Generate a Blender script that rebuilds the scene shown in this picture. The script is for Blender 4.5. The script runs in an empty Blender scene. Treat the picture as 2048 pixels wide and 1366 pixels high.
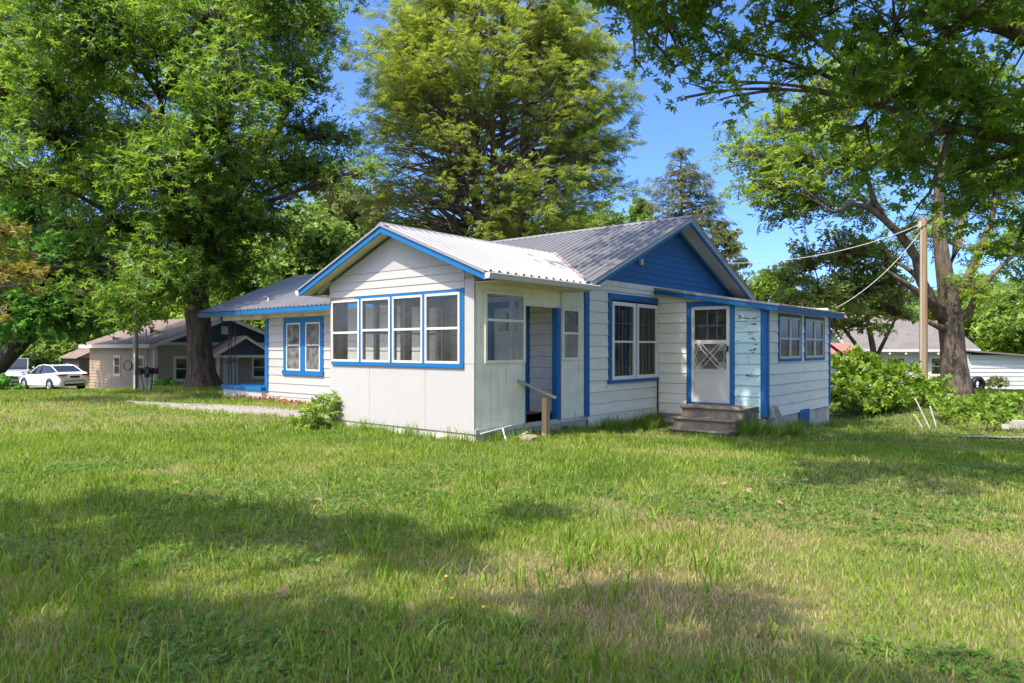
import bpy, math, random
import numpy as np
from mathutils import Vector, Matrix
R = math.radians
rng = np.random.default_rng(7)
random.seed(7)
scene = bpy.context.scene
col = scene.collection

# ---------------------------------------------------------------- camera, sky, sun, exposure
cam_d = bpy.data.cameras.new('camera'); cam = bpy.data.objects.new('camera', cam_d); col.objects.link(cam)
cam.location = (0, 0, 1.5); cam.rotation_euler = (R(90), 0, 0)
cam_d.sensor_width = 36; cam_d.lens = 24.5; cam_d.shift_y = 0.00635
cam_d.clip_start = 0.05; cam_d.clip_end = 3000
scene.camera = cam
SUN_EL = R(58.5)
HX = (0.76849, -0.63986); HY = (0.63986, 0.76849)          # the house axes in the world
SUN_T = (HY[0] + .05 * HX[0], HY[1] + .05 * HX[1])          # the way sunlight travels over the ground
n_ = math.hypot(*SUN_T); SUN_T = (SUN_T[0] / n_, SUN_T[1] / n_)
SUNV = Vector((SUN_T[0] * math.cos(SUN_EL), SUN_T[1] * math.cos(SUN_EL), -math.sin(SUN_EL)))
world = bpy.data.worlds.new('World'); scene.world = world; world.use_nodes = True
wn = world.node_tree; bg = wn.nodes['Background']
sky = wn.nodes.new('ShaderNodeTexSky'); sky.sky_type = 'NISHITA'; sky.sun_disc = False
sky.sun_elevation = SUN_EL; sky.sun_rotation = math.atan2(-SUN_T[0], -SUN_T[1])
sky.air_density = 0.38; sky.dust_density = 2.4; sky.ozone_density = 4.5
hs = wn.nodes.new('ShaderNodeHueSaturation'); hs.inputs['Saturation'].default_value = 1.18
wn.links.new(sky.outputs[0], hs.inputs['Color']); wn.links.new(hs.outputs[0], bg.inputs[0]); bg.inputs[1].default_value = 0.15
sun_d = bpy.data.lights.new('sun', 'SUN'); sun = bpy.data.objects.new('sun', sun_d); col.objects.link(sun)
sun_d.energy = 2.2; sun_d.angle = R(0.53); sun_d.color = (1.0, 0.91, 0.76)
sun.rotation_euler = SUNV.to_track_quat('-Z', 'Y').to_euler(); sun.location = (-10, -14, 30)
vs = scene.view_settings; vs.view_transform = 'Standard'; vs.look = 'None'; vs.exposure = 1.9; vs.gamma = 1
vs.use_curve_mapping = False
scene.cycles.max_bounces = 10; scene.cycles.transparent_max_bounces = 12
scene.cycles.diffuse_bounces = 6; scene.cycles.transmission_bounces = 6; scene.cycles.glossy_bounces = 3

# ---------------------------------------------------------------- helpers
def tag(o, label=None, cat=None, group=None, kind=None):
    if label: o['label'] = label
    if cat: o['category'] = cat
    if group: o['group'] = group
    if kind: o['kind'] = kind
    return o
def empty(name, loc=(0, 0, 0), rz=0, label=None, cat=None, group=None, parent=None):
    o = bpy.data.objects.new(name, None); col.objects.link(o); o.empty_display_size = .2
    o.location = loc; o.rotation_euler = (0, 0, rz); o.parent = parent
    return tag(o, label, cat, group)
def link_mesh(name, me, m, parent=None, smooth=False):
    if m is not None: me.materials.append(m)
    if smooth: me.polygons.foreach_set('use_smooth', [True] * len(me.polygons))
    o = bpy.data.objects.new(name, me); col.objects.link(o); o.parent = parent
    return o
def lerp(a, b, t): return tuple(a[i] + (b[i] - a[i]) * t for i in range(len(a)))
class MB:
    def __init__(s): s.v = []; s.f = []
    def hexa(s, p):                                        # p: 8 points, bottom ring then top ring
        b = len(s.v); s.v += [tuple(q) for q in p]
        for q in ((3, 2, 1, 0), (4, 5, 6, 7), (0, 1, 5, 4), (1, 2, 6, 5), (2, 3, 7, 6), (3, 0, 4, 7)): s.f.append(tuple(b + i for i in q))
        return s
    def box(s, x0, x1, y0, y1, z0, z1):
        return s.hexa([(x0, y0, z0), (x1, y0, z0), (x1, y1, z0), (x0, y1, z0), (x0, y0, z1), (x1, y0, z1), (x1, y1, z1), (x0, y1, z1)])
    def fbox(s, fr, u0, u1, z0, z1, d0, d1):
        return s.hexa([fr(u0, d1, z0), fr(u1, d1, z0), fr(u1, d0, z0), fr(u0, d0, z0), fr(u0, d1, z1), fr(u1, d1, z1), fr(u1, d0, z1), fr(u0, d0, z1)])
    def bar(s, a, b, w, h, up=(0, 0, 1)):                  # a rectangular bar from a to b
        a = Vector(a); b = Vector(b); d = (b - a).normalized(); up = Vector(up)
        x = d.cross(up).normalized() * (w / 2); y = x.cross(d).normalized() * (h / 2)
        return s.hexa([a - x - y, a + x - y, b + x - y, b - x - y, a - x + y, a + x + y, b + x + y, b - x + y])
    def poly(s, pts): b = len(s.v); s.v += [tuple(p) for p in pts]; s.f.append(tuple(range(b, b + len(pts)))); return s
    def prism(s, pts, vec):
        n = len(pts); b = len(s.v); s.v += [tuple(p) for p in pts] + [tuple(Vector(p) + Vector(vec)) for p in pts]
        s.f.append(tuple(range(b, b + n))); s.f.append(tuple(range(b + 2 * n - 1, b + n - 1, -1)))
        for i in range(n): j = (i + 1) % n; s.f.append((b + i, b + n + i, b + n + j, b + j))
        return s
    def tube(s, pts, rad, n=8, cap=True, jit=0):
        pts = [Vector(p) for p in pts]; b0 = len(s.v); m = len(pts); ref = Vector((.31, .17, .93))
        if not hasattr(rad, '__len__'): rad = [rad] * m
        for i, p in enumerate(pts):
            d = (pts[min(i + 1, m - 1)] - pts[max(i - 1, 0)]).normalized()
            if abs(d.dot(ref)) > .97: ref = Vector((.93, .2, .1))
            x = d.cross(ref).normalized(); y = x.cross(d)
            for k in range(n):
                a = 2 * math.pi * k / n; r = rad[i] * (1 + (jit * random.uniform(-1, 1) if jit else 0))
                s.v.append(tuple(p + x * math.cos(a) * r + y * math.sin(a) * r))
        for i in range(m - 1):
            for k in range(n):
                k2 = (k + 1) % n; s.f.append((b0 + i * n + k, b0 + i * n + k2, b0 + (i + 1) * n + k2, b0 + (i + 1) * n + k))
        if cap:
            s.f.append(tuple(b0 + k for k in range(n - 1, -1, -1))); s.f.append(tuple(b0 + (m - 1) * n + k for k in range(n)))
        return s
    def lathe(s, prof, n=16, c=(0, 0, 0), axis='z'):
        b = len(s.v)
        for r, z in prof:
            for k in range(n):
                a = 2 * math.pi * k / n; q = (r * math.cos(a), r * math.sin(a), z)
                if axis == 'x': q = (q[2], q[0], q[1])
                if axis == 'y': q = (q[0], q[2], q[1])
                s.v.append((c[0] + q[0], c[1] + q[1], c[2] + q[2]))
        for i in range(len(prof) - 1):
            for k in range(n): k2 = (k + 1) % n; s.f.append((b + i * n + k, b + i * n + k2, b + (i + 1) * n + k2, b + (i + 1) * n + k))
        return s
    def build(s, name, m, parent=None, smooth=False):
        me = bpy.data.meshes.new(name); me.from_pydata(s.v, [], s.f); me.update()
        return link_mesh(name, me, m, parent, smooth)
def mesh_np(name, verts, faces, m, parent=None, tint=None, smooth=False):
    """verts (N,3), faces (F,k) with a fixed k; tint (N,) stored as a point attribute"""
    me = bpy.data.meshes.new(name); k = faces.shape[1]; nf = len(faces)
    me.vertices.add(len(verts)); me.vertices.foreach_set('co', np.ascontiguousarray(verts, np.float32).ravel())
    me.loops.add(nf * k); me.loops.foreach_set('vertex_index', np.ascontiguousarray(faces, np.int32).ravel())
    me.polygons.add(nf); me.polygons.foreach_set('loop_start', np.arange(0, nf * k, k, dtype=np.int32))
    me.update(calc_edges=True)
    if tint is not None:
        a = me.attributes.new('tint', 'FLOAT', 'POINT'); a.data.foreach_set('value', np.ascontiguousarray(tint, np.float32))
    return link_mesh(name, me, m, parent, smooth)
def at(px, py, D):                                          # a photo pixel at a given distance, as a point of the place
    return Vector(((px - 1024) / 1393.8 * D, D, 1.5 - (py - 696) / 1393.8 * D))
HC = (-0.5992, 11.0619)
def hw(x, y, z=0): return Vector((HC[0] + HX[0] * x + HY[0] * y, HC[1] + HX[1] * x + HY[1] * y, z))
HROT = math.atan2(HX[1], HX[0])

# ---------------------------------------------------------------- materials
def mat(name, rgb, rough=.7, metal=0., spec=.4, layers=(), bump=None, rnd=0., trans=0., attr=None, coat=0.):
    """layers: (scale xyz, lo, hi, colour, amount); bump: (scale xyz, strength, distance)"""
    m = bpy.data.materials.new(name); m.use_nodes = True; t = m.node_tree; N = t.nodes; L = t.links
    b = N['Principled BSDF']; out = N['Material Output']
    b.inputs['Roughness'].default_value = rough; b.inputs['Metallic'].default_value = metal
    b.inputs['Specular IOR Level'].default_value = spec
    if coat: b.inputs['Coat Weight'].default_value = coat; b.inputs['Coat Roughness'].default_value = .05
    tc = N.new('ShaderNodeTexCoord')
    c = N.new('ShaderNodeRGB'); c.outputs[0].default_value = (*rgb, 1); cur = c.outputs[0]
    def noise(scale, detail=6):
        mp = N.new('ShaderNodeMapping'); L.new(tc.outputs['Object'], mp.inputs[0]); mp.inputs['Scale'].default_value = scale
        mp.inputs['Location'].default_value = (random.uniform(0, 9), random.uniform(0, 9), random.uniform(0, 9))
        nz = N.new('ShaderNodeTexNoise'); L.new(mp.outputs[0], nz.inputs['Vector']); nz.inputs['Scale'].default_value = 1; nz.inputs['Detail'].default_value = detail
        nz.inputs['Roughness'].default_value = .62
        return nz.outputs[0]
    if attr:                                                # attr: ((pos, rgb), ...) ramp over the 'tint' attribute
        a = N.new('ShaderNodeAttribute'); a.attribute_name = 'tint'
        rp = N.new('ShaderNodeValToRGB'); L.new(a.outputs['Fac'], rp.inputs[0]); e = rp.color_ramp.elements
        e[0].position, e[0].color = attr[0][0], (*attr[0][1], 1); e[1].position, e[1].color = attr[-1][0], (*attr[-1][1], 1)
        for p, q in attr[1:-1]: k = e.new(p); k.color = (*q, 1)
        cur = rp.outputs[0]
    for sc, lo, hi, rgb2, amt in layers:
        o = noise(sc); mr = N.new('ShaderNodeMapRange'); L.new(o, mr.inputs[0])
        mr.inputs[1].default_value = lo; mr.inputs[2].default_value = hi; mr.inputs[3].default_value = 0; mr.inputs[4].default_value = amt
        mx = N.new('ShaderNodeMix'); mx.data_type = 'RGBA'; L.new(mr.outputs[0], mx.inputs[0]); L.new(cur, mx.inputs[6]); mx.inputs[7].default_value = (*rgb2, 1)
        cur = mx.outputs[2]
    if rnd:
        oi = N.new('ShaderNodeObjectInfo'); mr = N.new('ShaderNodeMapRange'); L.new(oi.outputs['Random'], mr.inputs[0])
        mr.inputs[3].default_value = 1 - rnd; mr.inputs[4].default_value = 1 + rnd * .5
        vm = N.new('ShaderNodeVectorMath'); vm.operation = 'SCALE'; L.new(cur, vm.inputs[0]); L.new(mr.outputs[0], vm.inputs['Scale']); cur = vm.outputs[0]
    L.new(cur, b.inputs['Base Color'])
    if bump:
        o = noise(bump[0]); bp = N.new('ShaderNodeBump'); L.new(o, bp.inputs['Height']); bp.inputs['Strength'].default_value = bump[1]; bp.inputs['Distance'].default_value = bump[2]
        L.new(bp.outputs[0], b.inputs['Normal'])
    if trans:
        tr = N.new('ShaderNodeBsdfTranslucent'); ms = N.new('ShaderNodeMixShader'); ms.inputs[0].default_value = trans
        hs = N.new('ShaderNodeHueSaturation'); hs.inputs['Value'].default_value = 1.5; hs.inputs['Hue'].default_value = .485; hs.inputs['Saturation'].default_value = 1.08
        L.new(cur, hs.inputs['Color']); L.new(hs.outputs[0], tr.inputs[0])
        L.new(b.outputs[0], ms.inputs[1]); L.new(tr.outputs[0], ms.inputs[2]); L.new(ms.outputs[0], out.inputs[0])
    return m
def glass(name, tint=(.8, .85, .83), dust=.06, dustc=(.5, .5, .46), ior=1.5, rough=.02):
    m = bpy.data.materials.new(name); m.use_nodes = True; t = m.node_tree; N = t.nodes; L = t.links
    for n in list(N):
        if n.type == 'BSDF_PRINCIPLED': N.remove(n)
    tr = N.new('ShaderNodeBsdfTransparent'); tr.inputs[0].default_value = (*tint, 1)
    gl = N.new('ShaderNodeBsdfGlossy'); gl.inputs['Roughness'].default_value = rough
    fr = N.new('ShaderNodeFresnel'); fr.inputs[0].default_value = ior
    ml = N.new('ShaderNodeMath'); ml.operation = 'MULTIPLY_ADD'; ml.inputs[1].default_value = 1.0; ml.inputs[2].default_value = .0; L.new(fr.outputs[0], ml.inputs[0]); ml.use_clamp = True
    m1 = N.new('ShaderNodeMixShader'); L.new(ml.outputs[0], m1.inputs[0]); L.new(tr.outputs[0], m1.inputs[1]); L.new(gl.outputs[0], m1.inputs[2])
    df = N.new('ShaderNodeBsdfDiffuse'); df.inputs[0].default_value = (*dustc, 1)
    tc = N.new('ShaderNodeTexCoord'); nz = N.new('ShaderNodeTexNoise'); nz.inputs['Scale'].default_value = 5; nz.inputs['Detail'].default_value = 8; L.new(tc.outputs['Object'], nz.inputs['Vector'])
    mr = N.new('ShaderNodeMapRange'); L.new(nz.outputs[0], mr.inputs[0]); mr.inputs[1].default_value = .3; mr.inputs[2].default_value = .75; mr.inputs[3].default_value = dust * .4; mr.inputs[4].default_value = dust * 1.8
    m2 = N.new('ShaderNodeMixShader'); L.new(mr.outputs[0], m2.inputs[0]); L.new(m1.outputs[0], m2.inputs[1]); L.new(df.outputs[0], m2.inputs[2])
    L.new(m2.outputs[0], N['Material Output'].inputs[0])
    return m
GRIME = (.16, .14, .11); GREENG = (.30, .36, .24)
Mt = {}
Mt['white'] = mat('white_paint', (.39, .375, .36), .75, layers=(((2, 2, 9), .52, .8, (.40, .375, .33), .5), ((14, 14, 3), .62, .78, (.35, .31, .26), .45)), bump=((60, 60, 20), .25, .004), rnd=.05)
Mt['panel'] = mat('white_sheet', (.385, .377, .37), .75, layers=(((1.3, 1.3, 1.6), .5, .8, (.42, .39, .35), .7), ((9, 9, .45), .55, .78, (.33, .29, .25), .3), ((60, 60, 5), .5, .7, (.30, .28, .26), .25), ((5, 5, 60), .5, .7, (.31, .29, .27), .25), ((40, 40, 40), .62, .75, (.4, .35, .3), .5)), bump=((30, 30, 6), .25, .004), rnd=.04)
Mt['shade_lift_white'] = mat('shade_lifted_weathered_white', (.82, .77, .63), .78, layers=(((1.5, 1.5, 3), .45, .7, (.56, .56, .42), .6), ((7, 7, 2.2), .6, .72, (.20, .21, .14), .55), ((10, 10, .7), .55, .76, (.36, .37, .26), .7), ((30, 30, 30), .68, .74, (.25, .22, .18), .6)), bump=((50, 50, 14), .3, .004), rnd=.06)  # weathered white, base set lighter than the sunlit front to lift the shaded walls
Mt['shade_lift_board'] = mat('shade_lifted_weathered_boards', (.83, .79, .66), .78, layers=(((1.2, 1.2, 7), .5, .78, (.62, .61, .47), .55), ((2.5, 2.5, 22), .58, .75, (.42, .40, .29), .55), ((30, 30, 30), .66, .72, (.25, .22, .18), .6)), bump=((10, 10, 60), .3, .004), rnd=.07)  # board version of the same white, also lightened to lift the shade
Mt['aqua'] = mat('aqua_paint', (.44, .64, .65), .7, layers=(((1.2, 1.2, 6), .5, .75, (.58, .70, .69), .6), ((3, 3, 11), .60, .61, (.05, .035, .025), 1.0)), bump=((40, 40, 12), .3, .004), rnd=.05)
Mt['blue'] = mat('blue_paint', (.001, .115, .32), .5, layers=(((3, 3, 3), .45, .8, (.002, .08, .27), .6), ((25, 25, 25), .7, .76, (.2, .3, .45), .35)), bump=((50, 50, 20), .2, .003), rnd=.04)
Mt['blue_dark'] = mat('blue_gable_paint', (.002, .11, .30), .6, layers=(((1.5, 1.5, 5), .45, .8, (.002, .075, .21), .6),), bump=((40, 40, 12), .25, .004), rnd=.08)
Mt['roof'] = mat('galvalume_roof', (.30, .298, .305), .45, metal=.45, layers=(((.8, .8, .8), .45, .8, (.19, .19, .195), .6), ((8, 8, 8), .66, .8, (.33, .28, .24), .4)), bump=((6, 6, 6), .12, .01), rnd=.06)
Mt['roof_valley_shade'] = mat('shade_toned_roof_valleys', (.16, .16, .168), .5, metal=.35, layers=(((.8, .8, .8), .45, .8, (.12, .12, .125), .6), ((8, 8, 8), .62, .8, (.16, .12, .09), .4)), bump=((6, 6, 6), .12, .01), rnd=.08)  # darker tone paints the shade between the ribs, with weathered blotches over it
Mt['rust'] = mat('rusty_flashing', (.40, .36, .33), .6, metal=.4, layers=(((9, 9, 9), .5, .62, (.17, .07, .03), .9),))
Mt['alu'] = mat('white_aluminium', (.54, .52, .48), .5, layers=(((9, 9, 9), .58, .8, (.4, .37, .32), .5),), rnd=.04)
Mt['vinyl'] = mat('white_vinyl', (.78, .77, .72), .45, layers=(((3, 3, 3), .55, .85, (.58, .56, .5), .5),))
Mt['concrete'] = mat('concrete', (.25, .205, .16), .9, layers=(((3, 3, 3), .45, .7, (.13, .105, .08), .8), ((25, 25, 25), .55, .75, (.15, .12, .09), .6)), bump=((40, 40, 40), .5, .01))
Mt['block'] = mat('painted_block', (.58, .56, .50), .85, layers=(((3, 3, 5), .45, .7, (.36, .33, .27), .8), ((14, 14, 14), .6, .72, (.2, .17, .13), .7)), bump=((40, 40, 40), .5, .01), rnd=.1)
Mt['wood'] = mat('weathered_wood', (.36, .26, .15), .8, layers=(((12, 12, 2), .45, .75, (.20, .14, .08), .8),), bump=((30, 30, 4), .4, .005))
Mt['greywood'] = mat('grey_wood', (.30, .27, .23), .85, layers=(((20, 4, 20), .45, .7, (.13, .11, .09), .8),), bump=((40, 8, 40), .4, .005))
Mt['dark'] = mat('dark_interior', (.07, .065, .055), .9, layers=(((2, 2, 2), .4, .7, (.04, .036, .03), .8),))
Mt['inner'] = mat('interior_paint', (.80, .77, .73), .8, layers=(((2, 2, 5), .5, .75, (.58, .54, .48), .6),), rnd=.05)
Mt['floor'] = mat('porch_floor_paint', (.30, .15, .11), .7, layers=(((4, 4, 4), .45, .7, (.14, .09, .07), .8),))
Mt['glass'] = glass('window_glass', (.88, .90, .88), .03)
Mt['glass_dark'] = glass('dark_window_glass', (.55, .58, .56), .07, (.32, .33, .30))
Mt['screen'] = glass('insect_screen', (.42, .42, .40), .42, (.30, .29, .27), 1.05, .4)
Mt['iron'] = mat('black_iron', (.02, .018, .017), .5, metal=.3)
Mt['curtain'] = mat('curtain', (.35, .34, .31), .9, layers=(((30, 30, 1), .4, .7, (.2, .2, .19), .8),))
Mt['soffit'] = mat('soffit_paint', (.60, .58, .50), .8, layers=(((2, 2, 2), .45, .7, (.36, .31, .22), .7), ((9, 9, 9), .6, .75, (.25, .2, .14), .6)), rnd=.12)
# ---------------------------------------------------------------- the lie of the land
CP = np.array([(-.6, 11.06, 0), (0, 3, 0), (-8, 2, 0), (8, 2, 0), (0, -8, 0), (-5, 8, 0), (-14, 12, 0), (4, 8, 0), (9, 8, -.1), (3.2, 15.7, -.16), (5.2, 14.2, -.22), (7.9, 17.5, -.48), (11, 15, -.4),
    (-6.9, 20.5, -.03), (-9, 20, -.08), (-12, 27, .0), (-16, 22, .0), (-9, 30, -.3), (-16.9, 33, -.72), (-12, 40, -.8), (-25, 38, -.97), (-30, 30, -.5), (-40, 50, -1.0), (12, 20, -.16), (14.8, 23, -.05), (10, 24, -.2),
    (20, 20, -.2), (25, 36, -.6), (15, 40, -.6), (0, 35, -.5), (0, 60, -.8), (40, 60, -.9), (-60, 20, -.8), (60, 15, -.6), (-40, 90, -1), (30, 100, -1), (-30, -20, 0), (30, -20, -.1)])
def zt(x, y):
    x = np.asarray(x, float); y = np.asarray(y, float)
    d2 = (x[..., None] - CP[:, 0]) ** 2 + (y[..., None] - CP[:, 1]) ** 2
    w = 1 / (d2 + 1.2) ** 1.8
    return (w * CP[:, 2]).sum(-1) / w.sum(-1)
def gz(x, y): return float(zt(x, y))
def axis(lo, hi, step, far):
    a = list(np.arange(lo, hi + .01, step)); d = step; p = hi
    while p < far: d *= 1.35; p += d; a.append(p)
    d = step; p = lo
    while p > -far: d *= 1.35; p -= d; a.insert(0, p)
    return np.array(a)
def sheet(name, xs, ys, m, dz=0.):
    X, Y = np.meshgrid(xs, ys); Z = zt(X, Y) + dz
    v = np.stack([X, Y, Z], -1).reshape(-1, 3); nx = len(xs); ny = len(ys)
    i = (np.arange(ny - 1)[:, None] * nx + np.arange(nx - 1)).ravel()
    return mesh_np(name, v, np.stack([i, i + 1, i + nx + 1, i + nx], -1), m, smooth=True)
Mt['soil'] = mat('lawn_soil', (.10, .115, .035), .95, layers=(((.45, .45, .45), .5, .68, (.22, .165, .085), .75), ((6, 6, 6), .4, .7, (.08, .11, .025), .7), ((40, 40, 40), .5, .7, (.15, .115, .06), .55)), bump=((25, 25, 25), .8, .03))
tag(sheet('ground', axis(-34, 34, .7, 700), axis(-10, 46, .7, 900), Mt['soil']), kind='structure')
Mt['gravel'] = mat('gravel', (.34, .32, .29), .95, layers=(((18, 18, 18), .4, .6, (.20, .185, .165), .9), ((1.2, 1.2, 1.2), .5, .7, (.2, .17, .11), .7)), bump=((60, 60, 60), .9, .03))
# the gravel drive runs from the left edge of the house towards the road on the left, both sheets just above the ground
def ribbon(name, pts, halfw, m, dz, n=90, wob=.12):
    P = np.array([p[:2] for p in pts]); W = np.array(halfw); t = np.linspace(0, len(P) - 1, n); k = np.arange(len(P))
    c = np.stack([np.interp(t, k, P[:, 0]), np.interp(t, k, P[:, 1])], -1); w = np.interp(t, k, W)
    for _ in range(8): c[1:-1] = (c[:-2] + 2 * c[1:-1] + c[2:]) / 4
    d = np.gradient(c, axis=0); d /= np.linalg.norm(d, axis=1)[:, None]; nn = np.stack([-d[:, 1], d[:, 0]], -1)
    u = np.linspace(-1, 1, 13); wv = w[:, None] * (1 + wob * np.sin(t * 5)[:, None] + wob * rng.normal(size=(n, 1)))
    q = c[:, None, :] + nn[:, None, :] * (u[None, :, None] * wv[..., None]); z = zt(q[..., 0], q[..., 1]) + dz
    v = np.concatenate([q, z[..., None]], -1).reshape(-1, 3); i = (np.arange(n - 1)[:, None] * 13 + np.arange(12)).ravel()
    o = mesh_np(name, v, np.stack([i, i + 1, i + 14, i + 13], -1), m, smooth=True)
    return tag(o, kind='structure'), c, w
GD, gd_c, gd_w = ribbon('gravel_drive', [(-4.2, 15.4), (-5.6, 16.7), (-7.4, 17.9), (-9.3, 19.2), (-11.5, 20.6)], [.3, .75, .85, .6, .15], Mt['gravel'], .008)
RD, rd_c, rd_w = ribbon('side_road', [(-40, 30), (-28, 34), (-21, 33), (-15.2, 30.0), (-10, 31.5), (-5, 40)], [2.2, 2.4, 2.2, 1.6, 1.5, 1.5], Mt['gravel'], .02, wob=.02)
G = Mt
# ---------------------------------------------------------------- building kit (walls in local frames: u along the wall, d outwards, z up)
def front(y0): return lambda u, d, z: (u, y0 - d, z)          # a wall that faces -y
def side(x0): return lambda u, d, z: (x0 + d, u, z)           # a wall that faces +x
def sideL(x0): return lambda u, d, z: (x0 - d, u, z)          # a wall that faces -x
def back(y0): return lambda u, d, z: (u, y0 + d, z)
def strip_boxes(mb, fr, span, z0, z1, ops, db, dt, dk):
    """one horizontal strip z0..z1 of a wall with openings cut out; db/dt: how far its bottom/top stands out, dk: its back"""
    zs = sorted({z0, z1} | {z for o in ops for z in o[2:4] if z0 < z < z1})
    for a, b in zip(zs[:-1], zs[1:]):
        if b - a < .004: continue
        cuts = sorted((o[0], o[1]) for o in ops if o[2] < b - 1e-4 and o[3] > a + 1e-4)
        sa, sb = span(a), span(b)
        if sa[1] - sa[0] < .01: continue
        if sb[1] < sb[0]: sb = (.5 * (sb[0] + sb[1]),) * 2
        edges = [sa[0]] + [x for c in cuts for x in c] + [sa[1]]
        for i in range(0, len(edges), 2):
            l, r = edges[i], edges[i + 1]
            if r - l < .005: continue
            lt = sb[0] if i == 0 else l; rt = sb[1] if i == len(edges) - 2 else r
            if i == 0: lt = max(lt, l)
            f = lambda z: db + (dt - db) * (z - z0) / (z1 - z0)
            mb.hexa([fr(l, f(a), a), fr(r, f(a), a), fr(r, dk, a), fr(l, dk, a), fr(lt, f(b), b), fr(rt, f(b), b), fr(rt, dk, b), fr(lt, dk, b)])
def wall(parent, fr, span, z0, z1, ops, m, thick=.09, name='wall'):
    mb = MB(); brk = [z0] + [z for z in (span.brk if hasattr(span, 'brk') else []) if z0 < z < z1] + [z1]
    for a, b in zip(brk[:-1], brk[1:]): strip_boxes(mb, fr, span, a, b, ops, 0, 0, -thick)
    return mb.build(name, m, parent)
def boards(w, fr, span, z0, z1, expo, ops, m, db=.02, dt=.005, name='board'):
    z = z0; k = 0
    while z < z1 - .02:
        t = min(z + expo, z1); mb = MB(); strip_boxes(mb, fr, span, z + (.009 if z > z0 else 0), t, ops, db + random.uniform(-.003, .004), dt, .001)
        for i in range(0, len(mb.v), 8):                      # what an opening leaves of a board is a piece on its own
            q = MB().hexa(mb.v[i:i + 8]); q.build(name, m, w)
        z = t; k += 1
def const(a, b): return lambda z: (a, b)
def trim(parent, fr, u0, u1, z0, z1, m, d=.035, d0=.002, name='trim'): return MB().fbox(fr, u0, u1, z0, z1, d0, d).build(name, m, parent)
def window(parent, fr, u0, u1, z0, z1, mf, mp, rail=.5, fw=.045, d0=.0, d1=.045, grid=None, name='window', mp2=None, gridm=None, label=None):
    mb = MB(); mb.fbox(fr, u0, u0 + fw, z0, z1, d0, d1); mb.fbox(fr, u1 - fw, u1, z0, z1, d0, d1)
    mb.fbox(fr, u0 + fw, u1 - fw, z0, z0 + fw, d0, d1 - .004); mb.fbox(fr, u0 + fw, u1 - fw, z1 - fw, z1, d0, d1 - .004)
    w = mb.build(name, mf, parent); zr = z0 + (z1 - z0) * rail; dm = (d0 + d1) / 2
    if label: w['label'] = label
    if rail: MB().fbox(fr, u0 + fw, u1 - fw, zr - .02, zr + .02, d0 + .006, d1 - .006).build('rail', mf, w)
    for i, (a, b) in enumerate(((z0 + fw, zr - .02), (zr + .02, z1 - fw)) if rail else ((z0 + fw, z1 - fw),)):
        p = MB().poly([fr(u0 + fw, dm + .008 * i, a), fr(u1 - fw, dm + .008 * i, a), fr(u1 - fw, dm + .008 * i, b), fr(u0 + fw, dm + .008 * i, b)]).build('pane', mp2 if (mp2 and i == 0) else mp, w)
        if grid:
            nu, nz = grid[i] if isinstance(grid[0], tuple) else grid
            for k in range(1, nu): x = u0 + fw + (u1 - u0 - 2 * fw) * k / nu; MB().fbox(fr, x - .009, x + .009, a, b, dm - .016, dm - .004).build('muntin', gridm or mf, w)
            for k in range(1, nz): z = a + (b - a) * k / nz; MB().fbox(fr, u0 + fw, u1 - fw, z - .009, z + .009, dm - .018, dm - .006).build('muntin', gridm or mf, w)
    return w
def metal_slope(roof, O, A, B, L, tend, t0=None, m=None, pw=.8, rib=.2, h=.036):
    """a ribbed sheet: O + A*s + B*t, panels pw wide as pieces; tend(s): where the sheet ends down the slope"""
    O = Vector(O); A = Vector(A); B = Vector(B); Nn = A.cross(B).normalized(); Nn = Nn if Nn.z > 0 else -Nn; s = 0.
    while s < L - .01:
        e = min(s + pw, L); mb = MB(); secs = []; k = 0; r = s + rib / 2
        secs.append((s, 0))
        while r < e - .03:
            secs += [(r - .036, 0), (r - .02, h), (r + .02, h), (r + .036, 0)]; r += rib
        secs.append((e + .012, .003))
        lift = random.uniform(0, .004)
        for q, hh in secs:
            a = t0(q) if t0 else 0; b = max(tend(q), a + .001)
            mb.v += [tuple(O + A * q + B * a + Nn * (hh + lift)), tuple(O + A * q + B * b + Nn * (hh + lift))]
        for i in range(len(secs) - 1): mb.f.append((2 * i, 2 * i + 1, 2 * i + 3, 2 * i + 2))
        o_ = mb.build('roof_panel', m, roof); o_.data.materials.append(G['roof_valley_shade']); s = e
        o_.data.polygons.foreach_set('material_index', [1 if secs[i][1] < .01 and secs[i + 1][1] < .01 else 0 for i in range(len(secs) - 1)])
def slab(O, A, B, th): O = Vector(O); A = Vector(A); B = Vector(B); d = Vector((0, 0, -th)); return MB().prism([O, O + A, O + A + B, O + B], d)

# ---------------------------------------------------------------- the white bungalow
H = empty('bungalow', (HC[0], HC[1], 0), HROT, 'old white clapboard bungalow with bright blue trim and grey metal roof', 'house')
G = Mt
# --- porch front (faces the lawn, in the sun)
F0 = front(0); S0 = side(0)
PX0, PXC, PZR, PP = -3.8, -1.93, 3.64, .4015
porch_top = lambda x: PZR - .16 - PP * abs(x - PXC)
def gspan(z):
    if z <= 2.60: return (PX0, 0.)
    w = (PZR - .16 - z) / PP; return (max(PX0, PXC - w), min(0., PXC + w))
gspan.brk = [2.60, 2.73]
WZ0, WZ1 = 1.245, 2.395
fops = [(-3.70, -.28, WZ0 - .06, WZ1 + .02)]
w = wall(H, F0, gspan, .17, PZR - .16, fops, G['greywood'])
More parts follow.
